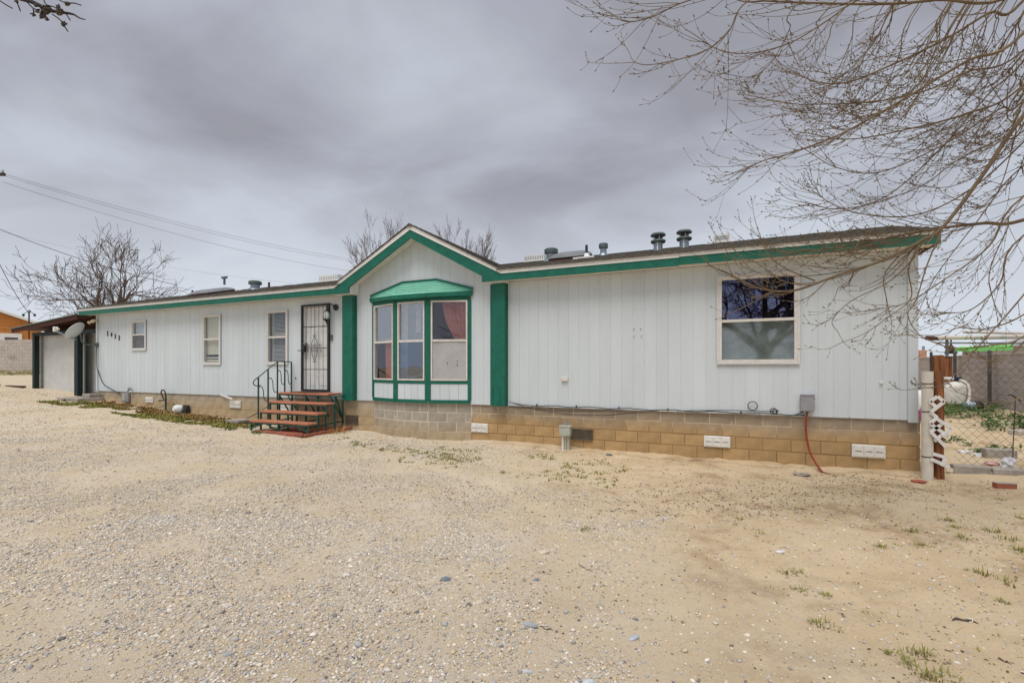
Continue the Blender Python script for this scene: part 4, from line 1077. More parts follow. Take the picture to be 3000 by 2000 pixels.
# rusty rod
P_ = at(2967, 1340, 7.25); rr = thing('rusty_rod', 'thin rusty rod with hooked top standing behind the fence', 'rod', (P_.x, P_.y, gh(P_.x, P_.y)))
MB().tube(catmull([(0, 0, -.05), (.004, 0, .3), (.02, 0, .6), (.04, 0, 1.06)], 4), .0065, 5).build('shaft', M['rust'], rr)
MB().tube(catmull([(-.07, 0, 1.10), (-.02, 0, 1.10), (.04, 0, 1.06), (.09, 0, 1.03), (.12, 0, 1.0)], 4), .009, 5).build('hook', M['rust'], rr)
# litter
def crumple(name, label, cat, px, py, Z, s, m, flat=.35, seed=0):
    P_ = at(px, py, Z); o = thing(name, label, cat, (P_.x, P_.y, gh(P_.x, P_.y)+s*flat*.3))
    r_ = random.Random(seed); b = MB(); vs = []; fs = []; n, k = 9, 6
    for j in range(k+1):
        ph = math.pi*j/k
        for i in range(n):
            a = 2*math.pi*i/n; q = s*.5*(1+r_.uniform(-.35, .35))
            vs.append((q*math.sin(ph)*math.cos(a), q*math.sin(ph)*math.sin(a)*.7, q*math.cos(ph)*flat))
    for j in range(k):
        for i in range(n): a_, b_ = j*n+i, j*n+(i+1) % n; fs.append((a_, b_, b_+n, a_+n))
    b.add(vs, fs).build('crumpled_film', m, o); return o
crumple('plastic_bag', 'printed white plastic bag caught at the foot of the rusty rod', 'bag', 2955, 1362, 7.2, .22, M['paper'], .8, 1)
crumple('plastic_litter', 'white and pink plastic litter spread along the kerb blocks', 'litter', 2905, 1352, 7.35, .24, M['pinkbag'], .25, 2)
crumple('plastic_litter', 'white plastic scrap in front of the kerb blocks', 'litter', 2905, 1392, 6.9, .13, M['bag'], .3, 3)
crumple('plastic_litter', 'cream crumpled wrapper beside the foot of the gate post', 'litter', 2783, 1378, 7.05, .10, M['cream'], .9, 4)
crumple('plastic_litter', 'lilac scrap of plastic beside the cream wrapper', 'litter', 2799, 1380, 7.1, .11, M['lilac'], .6, 5)
crumple('plastic_litter', 'long white plastic strip on the sand behind the fence', 'litter', 2825, 1324, 8.4, .22, M['bag'], .2, 6)
crumple('plastic_litter', 'blue and white crumpled wrapper behind the fence', 'litter', 2866, 1337, 8.1, .14, M['paper'], .5, 7)
crumple('paper_scrap', 'bright white paper scrap lying on the open sand', 'litter', 2287, 1616, 4.02, .075, M['bag'], .22, 8)
crumple('debris_clump', 'brown clump of dirt and cloth beside the foundation', 'debris', 1530, 1297, 9.9, .32, mat('dirt_clod', (.22, .12, .055), .95, .4, 20), .45, 9)
crumple('rag', 'pale rag crumpled beside the foundation on brown dirt', 'rag', 1543, 1293, 9.85, .20, M['bag'], .6, 10)
crumple('paper_scrap', 'flat pale scrap beside the foundation near the orange cable', 'litter', 2350, 1388, 7.0, .26, M['concrete'], .12, 12)
# bricks
for px, py, Z, rz, lab in ((2943, 1428, 6.15, -.25, 'whole red brick on the sand at the right edge'), ):
    P_ = at(px, py, Z); o = thing('loose_brick', lab, 'brick', (P_.x, P_.y, gh(P_.x, P_.y)+.025), rz)
    MB().cbox(-.105, .105, -.05, .05, -.032, .032, .006).build('brick', M['brick'], o)
    MB().cbox(-.106, .106, -.051, .051, .0325, .036, .001).build('mortar_crust', M['concrete'], o)
o = crumple('broken_brick', 'crumbled red brick fragments beside the foot of the plastic pipe', 'brick', 2692, 1408, 6.5, .2, M['brick'], .25, 13)

# ------------------------------------------------------------------ back right: block wall and what stands by it
wl = hthing('block_wall', 'pinkish grey concrete block wall closing the side yard', 'wall', 5.1, 4.0, 0)
z0w = .10
MB().box(.02, .18, 0, 26, -.3, 1.9).build('core', M['mortar_pale'], wl)
wme = MB(Matrix.Rotation(R(90), 4, 'Z')).cbox(.003, .397, 0, .03, .003, .197, .004).mesh('block', M['cmu_pale'])
for c in range(9):
    for i in range(32):
        y = 3.0+i*.4+(.2 if c % 2 else 0); linked('block', wme, wl, (.028, y, .2*c+.12+rnd.uniform(-.001, .001)), 0)
MB().box(-.02, .22, 0, 26, 1.925, 1.98).build('coping', M['cmu_pale'], wl)
for i, (y, lab) in enumerate(((11.0, 'steel post by the block wall, right of the white tank'), (13.5, 'steel post by the block wall just behind the white tank'), (15.7, 'steel post by the block wall behind the plastic pipe'))):
    P_ = l2w(4.95, y); o = thing('steel_post', lab, 'post', (P_.x, P_.y, gh(P_.x, P_.y)), -TH, 'steel posts along the block wall')
    MB().tube([(0, 0, -.1), (0, 0, 1.72)], .05, 8).build('shaft', M['postmetal'], o)
    MB().lathe([(.05, 1.72), (.05, 1.75), (.01, 1.77)], n=8).build('cap', M['galvdark'], o)
P_ = at(2793, 1185, 15.2); tk = thing('pressure_tank', 'white pressure tank standing in weeds behind the fence', 'tank', (P_.x, P_.y, .38))
MB().lathe([(.25, 0), (.31, .04), (.33, .12), (.33, .52), (.30, .62), (.18, .70), (.06, .73)], n=22).build('shell', M['tank'], tk, True)
MB().lathe([(.06, .70), (.06, .80), (.14, .80), (.14, .86)], (.08, 0, 0), 12).build('cap', mat('dark_blue_cap', (.03, .04, .08), .5), tk)
MB().cbox(-.32, -.05, -.1, .08, .78, .86, .02).build('valve', M['whiteplastic'], tk)
MB().tube([(-.12, 0, .70), (-.12, 0, .80)], .03, 8).build('nipple', M['whiteplastic'], tk)
MB().tube(catmull([(.10, -.10, .78), (.18, -.28, .66), (.17, -.36, .35), (.08, -.40, .08), (-.08, -.42, -.05)], 5), .04, 8).build('hose', M['pvc'], tk, True)
P_ = at(2850, 1186, 14.0); bk_ = thing('tipped_bucket', 'small grey bucket with black mouth lying in the weeds', 'bucket', (P_.x, P_.y, gh(P_.x, P_.y)+.14), .2)
MB().lathe([(.10, -.2), (.13, .0)], n=14, axis=(1, -.3, 0)).build('body', M['bluegrey'], bk_, True)
MB().lathe([(.15, .0), (.15, .18), (.13, .18)], n=14, axis=(1, -.3, 0)).build('mouth', M['black'], bk_, True)
P_ = at(2692, 1196, 12.5); tb = thing('pink_tub', 'pink plastic tub beside the house end wall', 'tub', (P_.x, P_.y, gh(P_.x, P_.y)))
MB().lathe([(.14, 0), (.20, .22), (.22, .22), (.22, .25)], n=14).build('tub', M['pink'], tb, True)
P_ = at(2692, 1170, 13.0); cy = thing('gas_cylinder', 'white gas cylinder behind the pink tub at the house corner', 'cylinder', (P_.x, P_.y, gh(P_.x, P_.y)+.1))
MB().lathe([(.12, 0), (.14, .05), (.14, .48), (.09, .58), (.04, .62)], n=14).build('shell', M['whiteplastic'], cy, True)
MB().lathe([(.03, .60), (.03, .70), (.05, .70), (.05, .74)], n=8).build('valve', M['galv'], cy, True)
# pipe rack and green sheet over the wall
prk = thing('pipe_rack', 'rusty white pipe rack seen above the block wall', 'pipe rack', (0, 0, 0))
A = at(2716, 990, 19); B_ = at(3060, 985, 15.5)
MB().tube([A, A.lerp(B_, .5), B_], .085, 10).build('top_pipe', mat('chipped_white_pipe', (.62, .58, .52), .6, .2, 3, col2=(.30, .42, .36), mixpos=(.55, .7)), prk)
MB().tube([A-Vector((.03, 0, 0)), A.lerp(B_, .12)-Vector((0, .02, .02))], .09, 10).build('rusted_end', M['rust'], prk)
MB().tube([at(2822, 972, 18), at(3060, 978, 15.8)], .05, 8).build('upper_pipe', mat('dull_white_pipe', (.60, .55, .50), .6), prk)
MB().tube([at(2745, 1004, 18.9), at(3000, 1006, 16)], .03, 8).build('lower_pipe', M['galv'], prk)
for t in (.2, .95):
    p = A.lerp(B_, t); MB().tube([p, (p.x, p.y, 0)], .05, 8).build('leg', M['galvdark'], prk)
MB().lathe([(.20, -.28), (.16, -.1), (.04, .06), (.02, .3)], at(2786, 1015, 18.5), 10).build('bracket', M['rust'], prk)
gs = thing('green_sheet', 'bright green sheet lying along the top of the block wall', 'sheet', (0, 0, 0))
A = at(2795, 1031, 17.8); B_ = at(2965, 1026, 14.1)
b = MB(); n = 14; vs = []; fs = []
for i in range(n+1):
    p = A.lerp(B_, i/n); sg = .02*math.sin(i*1.9)
    vs += [p+Vector((0, -.02, 0)), p+Vector((.03, .0, .14+sg)), p+Vector((.35, .15, .20+sg))]
for i in range(n): fs += [(3*i, 3*i+3, 3*i+4, 3*i+1), (3*i+1, 3*i+4, 3*i+5, 3*i+2)]
b.add(vs, fs).build('sheet', M['limegreen'], gs)
A = at(2965, 1000, 22); sh_ = thing('distant_shed', 'grey shed roof beyond the block wall at the right edge', 'shed', (A.x+1.5, A.y, 0), -TH)
MB().box(-2.4, 2.4, -1.5, 1.5, .3, 2.5).build('wall', M['cmu_pale'], sh_)
MB().prism([(-2.6, 2.5), (2.6, 2.5), (0, 3.0)], -1.7, 1.7).build('roof', mat('dull_tin', (.45, .47, .48), .5), sh_)
A = at(2703, 1030, 60); ch_ = thing('distant_house', 'tiny tan house with chimney far behind the block wall', 'house', (A.x, A.y, 0), 0)
MB().box(-.42, .42, -.12, .12, 0, A.z+.2).build('wall', mat('tan_wall', (.48, .27, .18), .9), ch_)
MB().box(.0, .2, -.1, .1, A.z+.2, A.z+.7).build('chimney', M['galv'], ch_)

# ------------------------------------------------------------------ far left: wall, orange house, mast, poles
lw = thing('block_wall', 'grey concrete block wall in front of the orange house', 'wall', (0, 0, 0))
a0, a1 = at(-500, 1099, 29.5), at(330, 1099, 26.5)
d = (a1-a0); ang = math.atan2(d.y, d.x); Ln = d.length
lw.location = (a0.x, a0.y, 1.05); lw.rotation_euler = (0, 0, ang)
MB().box(0, Ln, .03, .2, -.6, 2.05).build('core', M['mortar_pale'], lw)
b = MB()
for c in range(13):
    x = -(c % 2)*.2
    while x < Ln:
        y = rnd.uniform(0, .004); b.box(max(x, 0)+.006, min(x+.394, Ln), .022-y, .0295, -.5+c*.2+.006, -.5+c*.2+.194) if x+.394 > .05 else None; x += .4
tag(b.build('blocks', M['cmu_pale'], lw), kind='stuff')
MB().box(7.2+Ln*.3, 7.62+Ln*.3, .0, .02, 1.02, 1.2).build('dark_block', M['concrete'], lw)
A = at(0, 870, 42)
A = at(60, 928, 42)
oh = thing('orange_house', 'orange stucco house with white gable trim at the far left', 'house', (A.x-8*.7071, A.y-8*.7071, 1.0), R(45))
# local: gable front facing the viewer, ridge at x=0, right eave at x ~ 10
rz_ = at(-250, 680, 42).z-1.0
def rz_(x): return 4.99+.40*(6-abs(x-2))
MB().prism([(-6, 0), (9.3, 0), (9.3, rz_(9.3)-.22), (2, rz_(2)-.22), (-6, rz_(-6)-.22)], 0, 8).build('wall', M['stucco'], oh)
for s_ in (-1, 1):
    e_ = 2+s_*8; q = [(2, -.4, rz_(2)), (e_, -.4, rz_(e_)), (e_, 8.4, rz_(e_)), (2, 8.4, rz_(2))]
    if s_ < 0: q = q[::-1]
    MB().slab(*q, .14).build('roof', mat('grey_roofing', (.20, .19, .18), .9), oh)
    MB().prism([(2, rz_(2)-.20), (e_, rz_(e_)-.20), (e_, rz_(e_)+.02), (2, rz_(2)+.02)][::s_], -.45, -.401).build('gable_trim', M['trim'], oh)
MB().box(-6, 9.32, -.06, -.001, 3.92, 4.05).build('belt_course', mat('orange_band', (.60, .27, .08), .85), oh)
wdw = MB().box(6.75, 8.1, -.1, -.001, 1.6, 3.50).build('window', M['trim'], oh)
MB().box(7.05, 7.85, -.12, -.1005, 1.8, 3.15).build('pane', mat('dark_window_pane', (.08, .08, .09), .2), wdw)
MB().box(7.05, 7.85, -.125, -.1205, 2.3, 2.36).build('sash_bar', M['trim'], wdw)
def pole(name, label, P_, h, r_, arm=None, ins=True, rz=0):
    o = thing(name, label, 'utility pole', (P_[0], P_[1], gh(P_[0], P_[1])), rz)
    MB().tube([(0, 0, -.3), (0, 0, h*.5), (0, 0, h)], [r_, r_*.85, r_*.7], 10).build('shaft', M['polewood'], o)
    if arm:
        MB().box(-arm/2, arm/2, -.07, .07, h-.45, h-.28).build('crossarm', M['polewood'], o)
        for x in (-arm/2+.12, -arm/4, arm/4, arm/2-.12): MB().lathe([(.04, 0), (.07, .06), (.05, .12), (.07, .16), (.02, .2)], (x, 0, h-.28), 8).build('insulator', M['bluegrey'], o)
    return o
tipL = at(16, 508, 30)
pole('utility_pole', 'tall utility pole whose crossarm tip shows at the left edge', (tipL.x-1.55, 30), tipL.z-gh(tipL.x-1.55, 30)+.30, .17, 3.0)
P2 = at(1260, 850, 62); pole('utility_pole', 'utility pole hidden behind the gable that ends the power lines', (P2.x, P2.y), P2.z-gh(P2.x, P2.y), .15, 2.0)
def wire_thing(label, p, q, sag, r_, m='cable'):
    o = bpy.data.objects.new('power_line', None); COL.objects.link(o); tag(o, label, 'power line', 'overhead wires')
    p, q = Vector(p), Vector(q); pts = []
    for i in range(25):
        t = i/24; v = p.lerp(q, t); v.z -= sag*4*t*(1-t); pts.append(v)
    MB().tube(pts, r_, 4).build('wire', M[m], o); return o
for i, (y0_, y1_, s_) in enumerate(((503, 800, 1.1), (511, 803, 1.2), (533, 828, 1.4))):
    wire_thing(('topmost of the three power lines crossing the sky at left', 'middle of the three power lines crossing the sky at left', 'lowest of the three long power lines crossing the sky at left')[i], at(-10+i*8, y0_, 30), at(1260, y1_-15, 61.8), s_, .011, 'farwire')
mz = thing('service_mast', 'thin service mast with three insulators beside the orange house', 'mast', (at(85, 1000, 38).x, 38, 1.0))
ztop_ = at(85, 912, 38).z-1
MB().tube([(0, 0, 0), (0, 0, ztop_)], .05, 6).build('shaft', M['polewood'], mz)
MB().lathe([(.04, -.1), (.14, 0), (.05, .12)], (0, 0, ztop_), 8).build('weatherhead', M['galvdark'], mz)
for s_ in (-1, 1):
    MB().tube([(0, 0, ztop_-.05), (s_*.25, 0, ztop_-.1), (s_*.42, 0, ztop_-.22)], .02, 5).build('arm', M['polewood'], mz)
    MB().lathe([(.05, -.12), (.10, 0), (.04, .1)], (s_*.45, 0, ztop_-.28), 8).build('insulator', M['black'], mz)
wire_thing('thick service wire falling steeply at the left edge to the mast', at(-60, 640, 32), at(80, 912, 37.9), .5, .022)
wire_thing('thick service wire passing the top of the spreading bare tree', at(-40, 655, 31), at(520, 835, 34), .35, .018)
wire_thing('faint thin wire running behind the spreading bare tree at left', at(-40, 668, 50), at(1000, 840, 60), 1.0, .008, 'farwire')

# ------------------------------------------------------------------ trees
def rot_about(v, ax_, a): return Matrix.Rotation(a, 3, ax_) @ v
def perp(v, r_):
    u = Vector((r_.gauss(0, 1), r_.gauss(0, 1), r_.gauss(0, 1))); u = u-v*u.dot(v)
    return u.normalized() if u.length > 1e-4 else v.orthogonal().normalized()
def rbranch(mb, p, d, L__, r0, lev, maxlev, rr, up=.10, wob=.16, nsplit=(3, 5), ang=(.35, .8), shrink=(.55, .8), rmin=.004, sides=5):
    n = 6 if lev < 2 else 5; pts = [p.copy()]; q = p.copy(); dd = d.copy()
    for i in range(n):
        dd = (dd+perp(dd, rr)*wob*rr.random()+Vector((0, 0, up*rr.uniform(.2, 1)))).normalized(); q = q+dd*L__/n; pts.append(q.copy())
    rads = [max(rmin, r0*(1-.62*i/n)) for i in range(n+1)]
    mb.tube(pts, rads, max(3, sides-lev))
    if lev >= maxlev: return
    for k in range(rr.randint(*nsplit)):
        t = rr.uniform(.35, 1.0) if k else 1.0
        i = min(n, int(t*n)); base_d = (pts[i]-pts[i-1]).normalized()
        nd = rot_about(base_d, perp(base_d, rr), rr.uniform(*ang)*(1 if k else .4))
        rbranch(mb, pts[i], nd, L__*rr.uniform(*shrink), rads[i]*rr.uniform(.6, .8), lev+1, maxlev, rr, up, wob, nsplit, ang, shrink, rmin, sides)
def bare_tree(label, base, trunk_h, trunk_r, limbs, seed, m='barkfar', maxlev=4, group=None, **kw):
    rr = random.Random(seed); o = thing('bare_tree', label, 'tree', base, 0, group)
    MB().tube(catmull([(0, 0, -.3), (.05, .03, trunk_h*.5), (0, 0, trunk_h)], 4), [trunk_r*(1.15-.35*i/8) for i in range(9)], 9).build('trunk', M[m], o, True)
    mb = MB()
    for d, L__, r_ in limbs:
        rbranch(mb, Vector((0, 0, trunk_h-.15)), Vector(d).normalized(), L__, r_, 0, maxlev, rr, **kw)
    mb.build('crown', M[m], o); return o
P_ = at(312, 950, 27)
bare_tree('wide spreading bare tree behind the lean-to at left', (P_.x, 27, 1.0), 2.8, .20,
          [((.05, 0, 1), 2.5, .15), ((-.45, .1, .9), 2.6, .14), ((.5, .1, .85), 2.6, .14), ((-.95, 0, .5), 2.5, .12), ((.98, -.1, .45), 2.5, .12), ((-.2, -.5, .9), 2.2, .12), ((.2, .6, .9), 2.2, .12), ((-1, .2, .2), 2.1, .09), ((.8, .3, .2), 2.0, .08)], 3,
          up=.10, wob=.5, nsplit=(3, 4), ang=(.35, .95), shrink=(.58, .80), rmin=.0095)
P_ = at(1110, 800, 26)
bare_tree('bare upright tree rising behind the left slope of the gable', (P_.x, 26, .8), 4.2, .15,
          [((.05, 0, 1), 2.2, .09), ((-.35, 0, 1), 2.2, .08), ((.25, .1, 1), 2.0, .08), ((-.55, 0, .9), 1.9, .06), ((-.6, .2, .6), 1.3, .05)], 8, up=.14, wob=.22, nsplit=(3, 4), ang=(.25, .6), shrink=(.50, .70), rmin=.006)
P_ = at(1345, 760, 34)
bare_tree('bare tree with fine twigs just right of the gable peak', (P_.x, 34, .8), 6.2, .15,
          [((.1, 0, 1), 2.1, .08), ((-.5, 0, 1), 2.1, .08), ((.7, .1, .9), 2.2, .08), ((-.9, 0, .8), 2.4, .07), ((.9, 0, .6), 2.2, .06), ((1, 0, .3), 2.0, .06)], 12, up=.14, wob=.22, nsplit=(3, 4), ang=(.25, .6), shrink=(.52, .74), rmin=.007)
P_ = at(955, 850, 40)
bare_tree('faint low bare tree behind the roof left of the gable', (P_.x, 40, .9), 4.6, .12, [((.1, 0, 1), 1.8, .06), ((-.4, 0, 1), 1.7, .06), ((.5, .1, .9), 1.6, .06)], 15, up=.14, wob=.22, nsplit=(3, 4), ang=(.25, .6), shrink=(.5, .7), rmin=.007, maxlev=3)
# tree behind the viewer, mirrored in the big window
P_ = l2w(-1.2, -12.6)
bare_tree('large bare tree behind the viewer, mirrored in the big window', (P_.x, P_.y, 0), 2.2, .30,
          [((.1, 0, 1), 2.6, .2), ((-.7, .2, .8), 2.8, .17), ((.8, .2, .8), 2.8, .18), ((-.2, .8, .8), 2.2, .12), ((.3, -.8, .8), 2.2, .12)], 21, m='barkdark', up=.10, wob=.3, nsplit=(4, 5), ang=(.35, .9), shrink=(.6, .8), rmin=.008)

# --- the big tree whose limbs hang into the picture from the right
ot = thing('overhanging_tree', 'large bare tree reaching drooping budded branches in from the right', 'tree', (6.3, 3.3, gh(6.3, 3.3)))
org = Vector(ot.location)
rr = random.Random(77)
tr_pts = [Vector((6.3, 3.3, -.2)), Vector((6.32, 3.35, 1.4)), Vector((6.2, 3.3, 2.6)), Vector((6.25, 3.4, 4.0)), Vector((6.1, 3.5, 5.4)), Vector((6.0, 3.6, 7.0))]
tp_ = catmull(tr_pts, 4)
MB().tube([p-org for p in tp_], [.26-.17*i/(len(tp_)-1) for i in range(len(tp_))], 12).build('trunk', M['bark'], ot, True)
crown = MB()
def bud(p, d, s_=1.):
    crown.tube([p, p+d*.010*s_, p+d*.024*s_], [.0022, .0044*s_, .0012], 4)
def twig(p, d, L__, r0, lev, curl):
    n = 8 if lev < 2 else 5; pts = [p.copy()]; q = p.copy(); dd = d.copy(); ax_ = perp(dd, rr)
    for i in range(n):
        t = (i+1)/n
        dd = (dd+Vector((0, 0, (-.05 if t < .35 else curl*t)))+ax_*.05*rr.gauss(0, 1)).normalized(); q = q+dd*L__/n; pts.append(q.copy())
    rads = [max(.0015, r0*(1-.6*i/n)) for i in range(n+1)]
    crown.tube(pts, rads, 4 if lev < 2 else 3)
    bud(pts[-1], dd, 1.0)
    if lev == 1:
        for k in range(rr.randint(1, 4)):
            i = rr.randint(3, n); bd = (pts[i]-pts[i-1]).normalized()
            nd = rot_about(bd, perp(bd, rr), rr.uniform(.35, .8))
            twig(pts[i], nd, L__*rr.uniform(.15, .40), rads[i]*.7, 2, rr.uniform(.05, .3))
        for k in range(rr.randint(2, 5)):
            i = rr.randint(2, n); bd = (pts[i]-pts[i-1]).normalized(); bud(pts[i], rot_about(bd, perp(bd, rr), .7), .8)
def limb(pts, r0, r1, dens=1., Lr=(.35, 1.05), start=.0, k=6):
    P_ = catmull(pts, k); n = len(P_); rads = [.78*(r0+(r1-r0)*(i/(n-1))**.8) for i in range(n)]
    crown.tube(P_, rads, 6)
    tot = sum((P_[i+1]-P_[i]).length for i in range(n-1)); cnt = int(tot*4.6*dens)
    for _ in range(cnt):
        u = rr.uniform(start, 1); i = max(1, min(n-1, int(u*(n-1)))); bd = (P_[i]-P_[i-1]).normalized()
        nd = rot_about(bd, perp(bd, rr), rr.uniform(.15, .75))
        twig(P_[i], nd, rr.uniform(*Lr)*(1-.45*u), max(.0027, min(.0050, rads[i]*.5)), 1, rr.uniform(.02, .30))
    twig(P_[-1], (P_[-1]-P_[-2]).normalized(), rr.uniform(.12, .3), r1, 1, .25)
def tz(t): return tp_[int(t*(len(tp_)-1))]
def zz(x, y): return (1750+x/1.568, y/1.568)
def z6(x, y): return (2600+x/2.85, 900+y/2.85)
def zl(start_t, pts, Z, r0=.02, r1=.004, dens=1., Z2=None, fn=zz, **kw):
    Z2 = Z2 or Z+.2; m_ = len(pts); P_ = [at(*fn(x, y), Z+(Z2-Z)*i/max(1, m_-1)) for i, (x, y) in enumerate(pts)]
    st_ = tz(start_t); P_ = [st_, st_.lerp(P_[0], .55)+Vector((0, 0, .12))] + P_
    limb(P_, r0, r1, dens, start=.35, **kw)
zl(.86, [(1960, 530), (1780, 790), (1590, 1040), (1480, 1110), (1300, 1200), (1100, 1265), (900, 1335), (740, 1322), (600, 1255)], 4.2, .030, .010, .7, 4.7)
zl(.50, [(1960, 1010), (1780, 1025), (1600, 1045), (1400, 1080), (1200, 1120), (1000, 1150), (860, 1160), (760, 1120)], 4.5, .030, .004, 2.4, 4.9)
zl(.95, [(1960, 150), (1700, 280), (1400, 460), (1130, 610), (900, 700), (760, 740), (640, 800)], 3.8, .024, .004, 1., 4.3)
zl(1., [(1960, 0), (1800, 60), (1600, 180), (1350, 300), (1150, 378), (1000, 375), (870, 312)], 3.9, .022, .004, 1., 4.2)
zl(1., [(1960, -60), (1560, 0), (1300, 20), (1000, 15), (760, 5)], 3.7, .020, .008, .9, 3.9)
zl(.88, [(1960, 390), (1700, 520), (1400, 600), (1150, 640), (950, 610)], 4.1, .018, .004, 1.2, 4.5)
zl(1., [(1500, -120), (1200, 0), (1050, 100), (880, 200), (700, 245), (560, 230), (430, 150)], 3.6, .012, .0035, .6, 3.9)
zl(1., [(1100, -160), (700, 0), (600, 150), (480, 240), (270, 295), (175, 288), (145, 240)], 3.5, .010, .003, .40, 3.8)
zl(1., [(900, -120), (430, 0), (250, 80), (130, 100), (60, 60)], 3.4, .009, .003, .45, 3.6)
zl(.86, [(1960, 460), (1850, 500), (1600, 660), (1300, 790), (1100, 770), (960, 690)], 4.3, .016, .004, 1.2, 4.7)
zl(.80, [(1960, 650), (1700, 880), (1450, 990), (1200, 980), (1050, 920), (1000, 860)], 4.4, .014, .004, 1.1, 4.8)
zl(.60, [(1960, 900), (1800, 1130), (1600, 1280), (1420, 1390), (1280, 1420)], 3.9, .014, .004, .9, 4.3)
zl(.55, [(1960, 1080), (1850, 1300), (1720, 1420), (1600, 1440)], 3.7, .012, .004, .9, 4.0)
zl(.66, [(1960, 760), (1750, 1010), (1560, 1260), (1490, 1400)], 4.6, .012, .004, 1.1, 4.8)
zl(.9, [(1960, 280), (1800, 430), (1560, 700), (1330, 900), (1120, 960), (950, 930)], 4.6, .016, .004, 1.2, 5.0)
zl(.92, [(1960, 230), (1700, 330), (1500, 420), (1250, 470), (1000, 480), (880, 475), (730, 445)], 4.0, .014, .0035, .9, 4.4)
zl(1., [(1960, 60), (1850, 230), (1720, 430), (1600, 560), (1440, 640)], 4.4, .016, .004, 1.2, 4.7)
zl(1., [(1700, -80), (1600, 60), (1450, 260), (1300, 420), (1200, 480)], 4.2, .014, .004, 1.2, 4.5)
zl(1., [(1450, -80), (1350, 40), (1280, 180), (1180, 300), (1020, 430)], 4.0, .012, .004, 1.1, 4.2)
zl(.78, [(1960, 600), (1850, 640), (1650, 740), (1480, 860), (1250, 940), (1080, 990)], 4.9, .014, .004, 1.3, 5.2)
zl(.58, [(1960, 940), (1880, 1060), (1800, 1260), (1830, 1420)], 4.3, .010, .004, 1.0, 4.5)
# long whips hanging down and left from the upper limbs
for i in range(46):
    x = rr.uniform(900, 2150); y = rr.uniform(-60, 40) if i < 30 else rr.uniform(100, 420); dx = -rr.uniform(.25, .75); Ls = rr.uniform(220, 620); Zw = rr.uniform(3.7, 4.8)
    if i >= 30: x = rr.uniform(1975, 2250)
    q = [(x, y), (x+dx*Ls*.35, y+Ls*.4), (x+dx*Ls*.75, y+Ls*.78), (x+dx*Ls*1.2, y+Ls*.95), (x+dx*Ls*1.6-30, y+Ls*.92)]
    root_ = tz(1. if i < 30 else .9)
    pre = [root_, root_.lerp(at(*zz(x, y), Zw), .6)+Vector((0, 0, .35))] if i < 30 else [root_]
    limb(pre+[at(*zz(a, b), Zw+.1*k_) for k_, (a, b) in enumerate(q)], rr.uniform(.007, .011), .0028, .5, Lr=(.10, .42), start=.45)
# low hanging shoots before the wall
def hang(pts, Z, fn=zz, r0=.009, dens=.6, Lr=(.12, .35)):
    P_ = [at(*fn(x, y), Z) for x, y in pts]
    if fn is z6 and pts[0][0] > 1400: P_ = [tz(.62)]+P_; r0 = .013       # these spring from the trunk
    limb(P_, r0, .003, dens, Lr=Lr)
hang([(1500, 1100), (1440, 1200), (1330, 1300), (1170, 1380), (1080, 1470), (1105, 1525)], 4.45)
hang([(1470, 1130), (1430, 1240), (1440, 1370), (1330, 1460), (1230, 1530), (1120, 1575)], 4.4)
hang([(1420, 1140), (1320, 1260), (1330, 1380), (1350, 1470)], 4.45)
hang([(1180, 1245), (1150, 1310), (1110, 1320), (1100, 1340)], 4.55)
hang([(1300, 1200), (1150, 1260), (980, 1300), (850, 1290), (720, 1200), (620, 1180), (548, 1085)], 4.55, dens=1.)
hang([(1000, 1290), (860, 1230), (780, 1160), (730, 1030)], 4.6)
hang([(1350, 1180), (1200, 1230), (1000, 1265), (800, 1265), (700, 1230), (610, 1120)], 4.7, dens=1.2)
hang([(1500, -150), (1140, 240), (850, 320), (560, 340), (330, 270), (190, 190)], 4.0, z6)
hang([(1500, -700), (1250, -260), (1050, 0), (740, 350), (580, 540), (470, 650), (235, 680)], 4.1, z6)
hang([(1600, -200), (1140, 290), (990, 420), (870, 445), (770, 420)], 3.7, z6)
hang([(1700, 250), (1140, 730), (900, 795), (720, 750)], 3.8, z6, dens=.3)
hang([(1600, -300), (1140, 60), (820, 180), (600, 170), (440, 230), (180, 230)], 4.2, z6)
hang([(467, -675), (330, -350), (240, -60), (170, 60), (260, 220), (450, 310)], 4.3, z6)
for i in range(16):
    x = rr.uniform(1180, 1620); y = rr.uniform(1030, 1110); Ls = rr.uniform(120, 330); dx = -rr.uniform(.3, 1.5); Zw = rr.uniform(4.4, 5.0)
    limb([at(*zz(x+a*dx*Ls, y+b*Ls), Zw) for a, b in ((0, 0), (.4, .28), (.8, .42), (1.15, .40))], .006, .0028, .8, Lr=(.10, .30))
crown_o = crown.build('crown', M['bark'], ot)
crown_o.location = -org
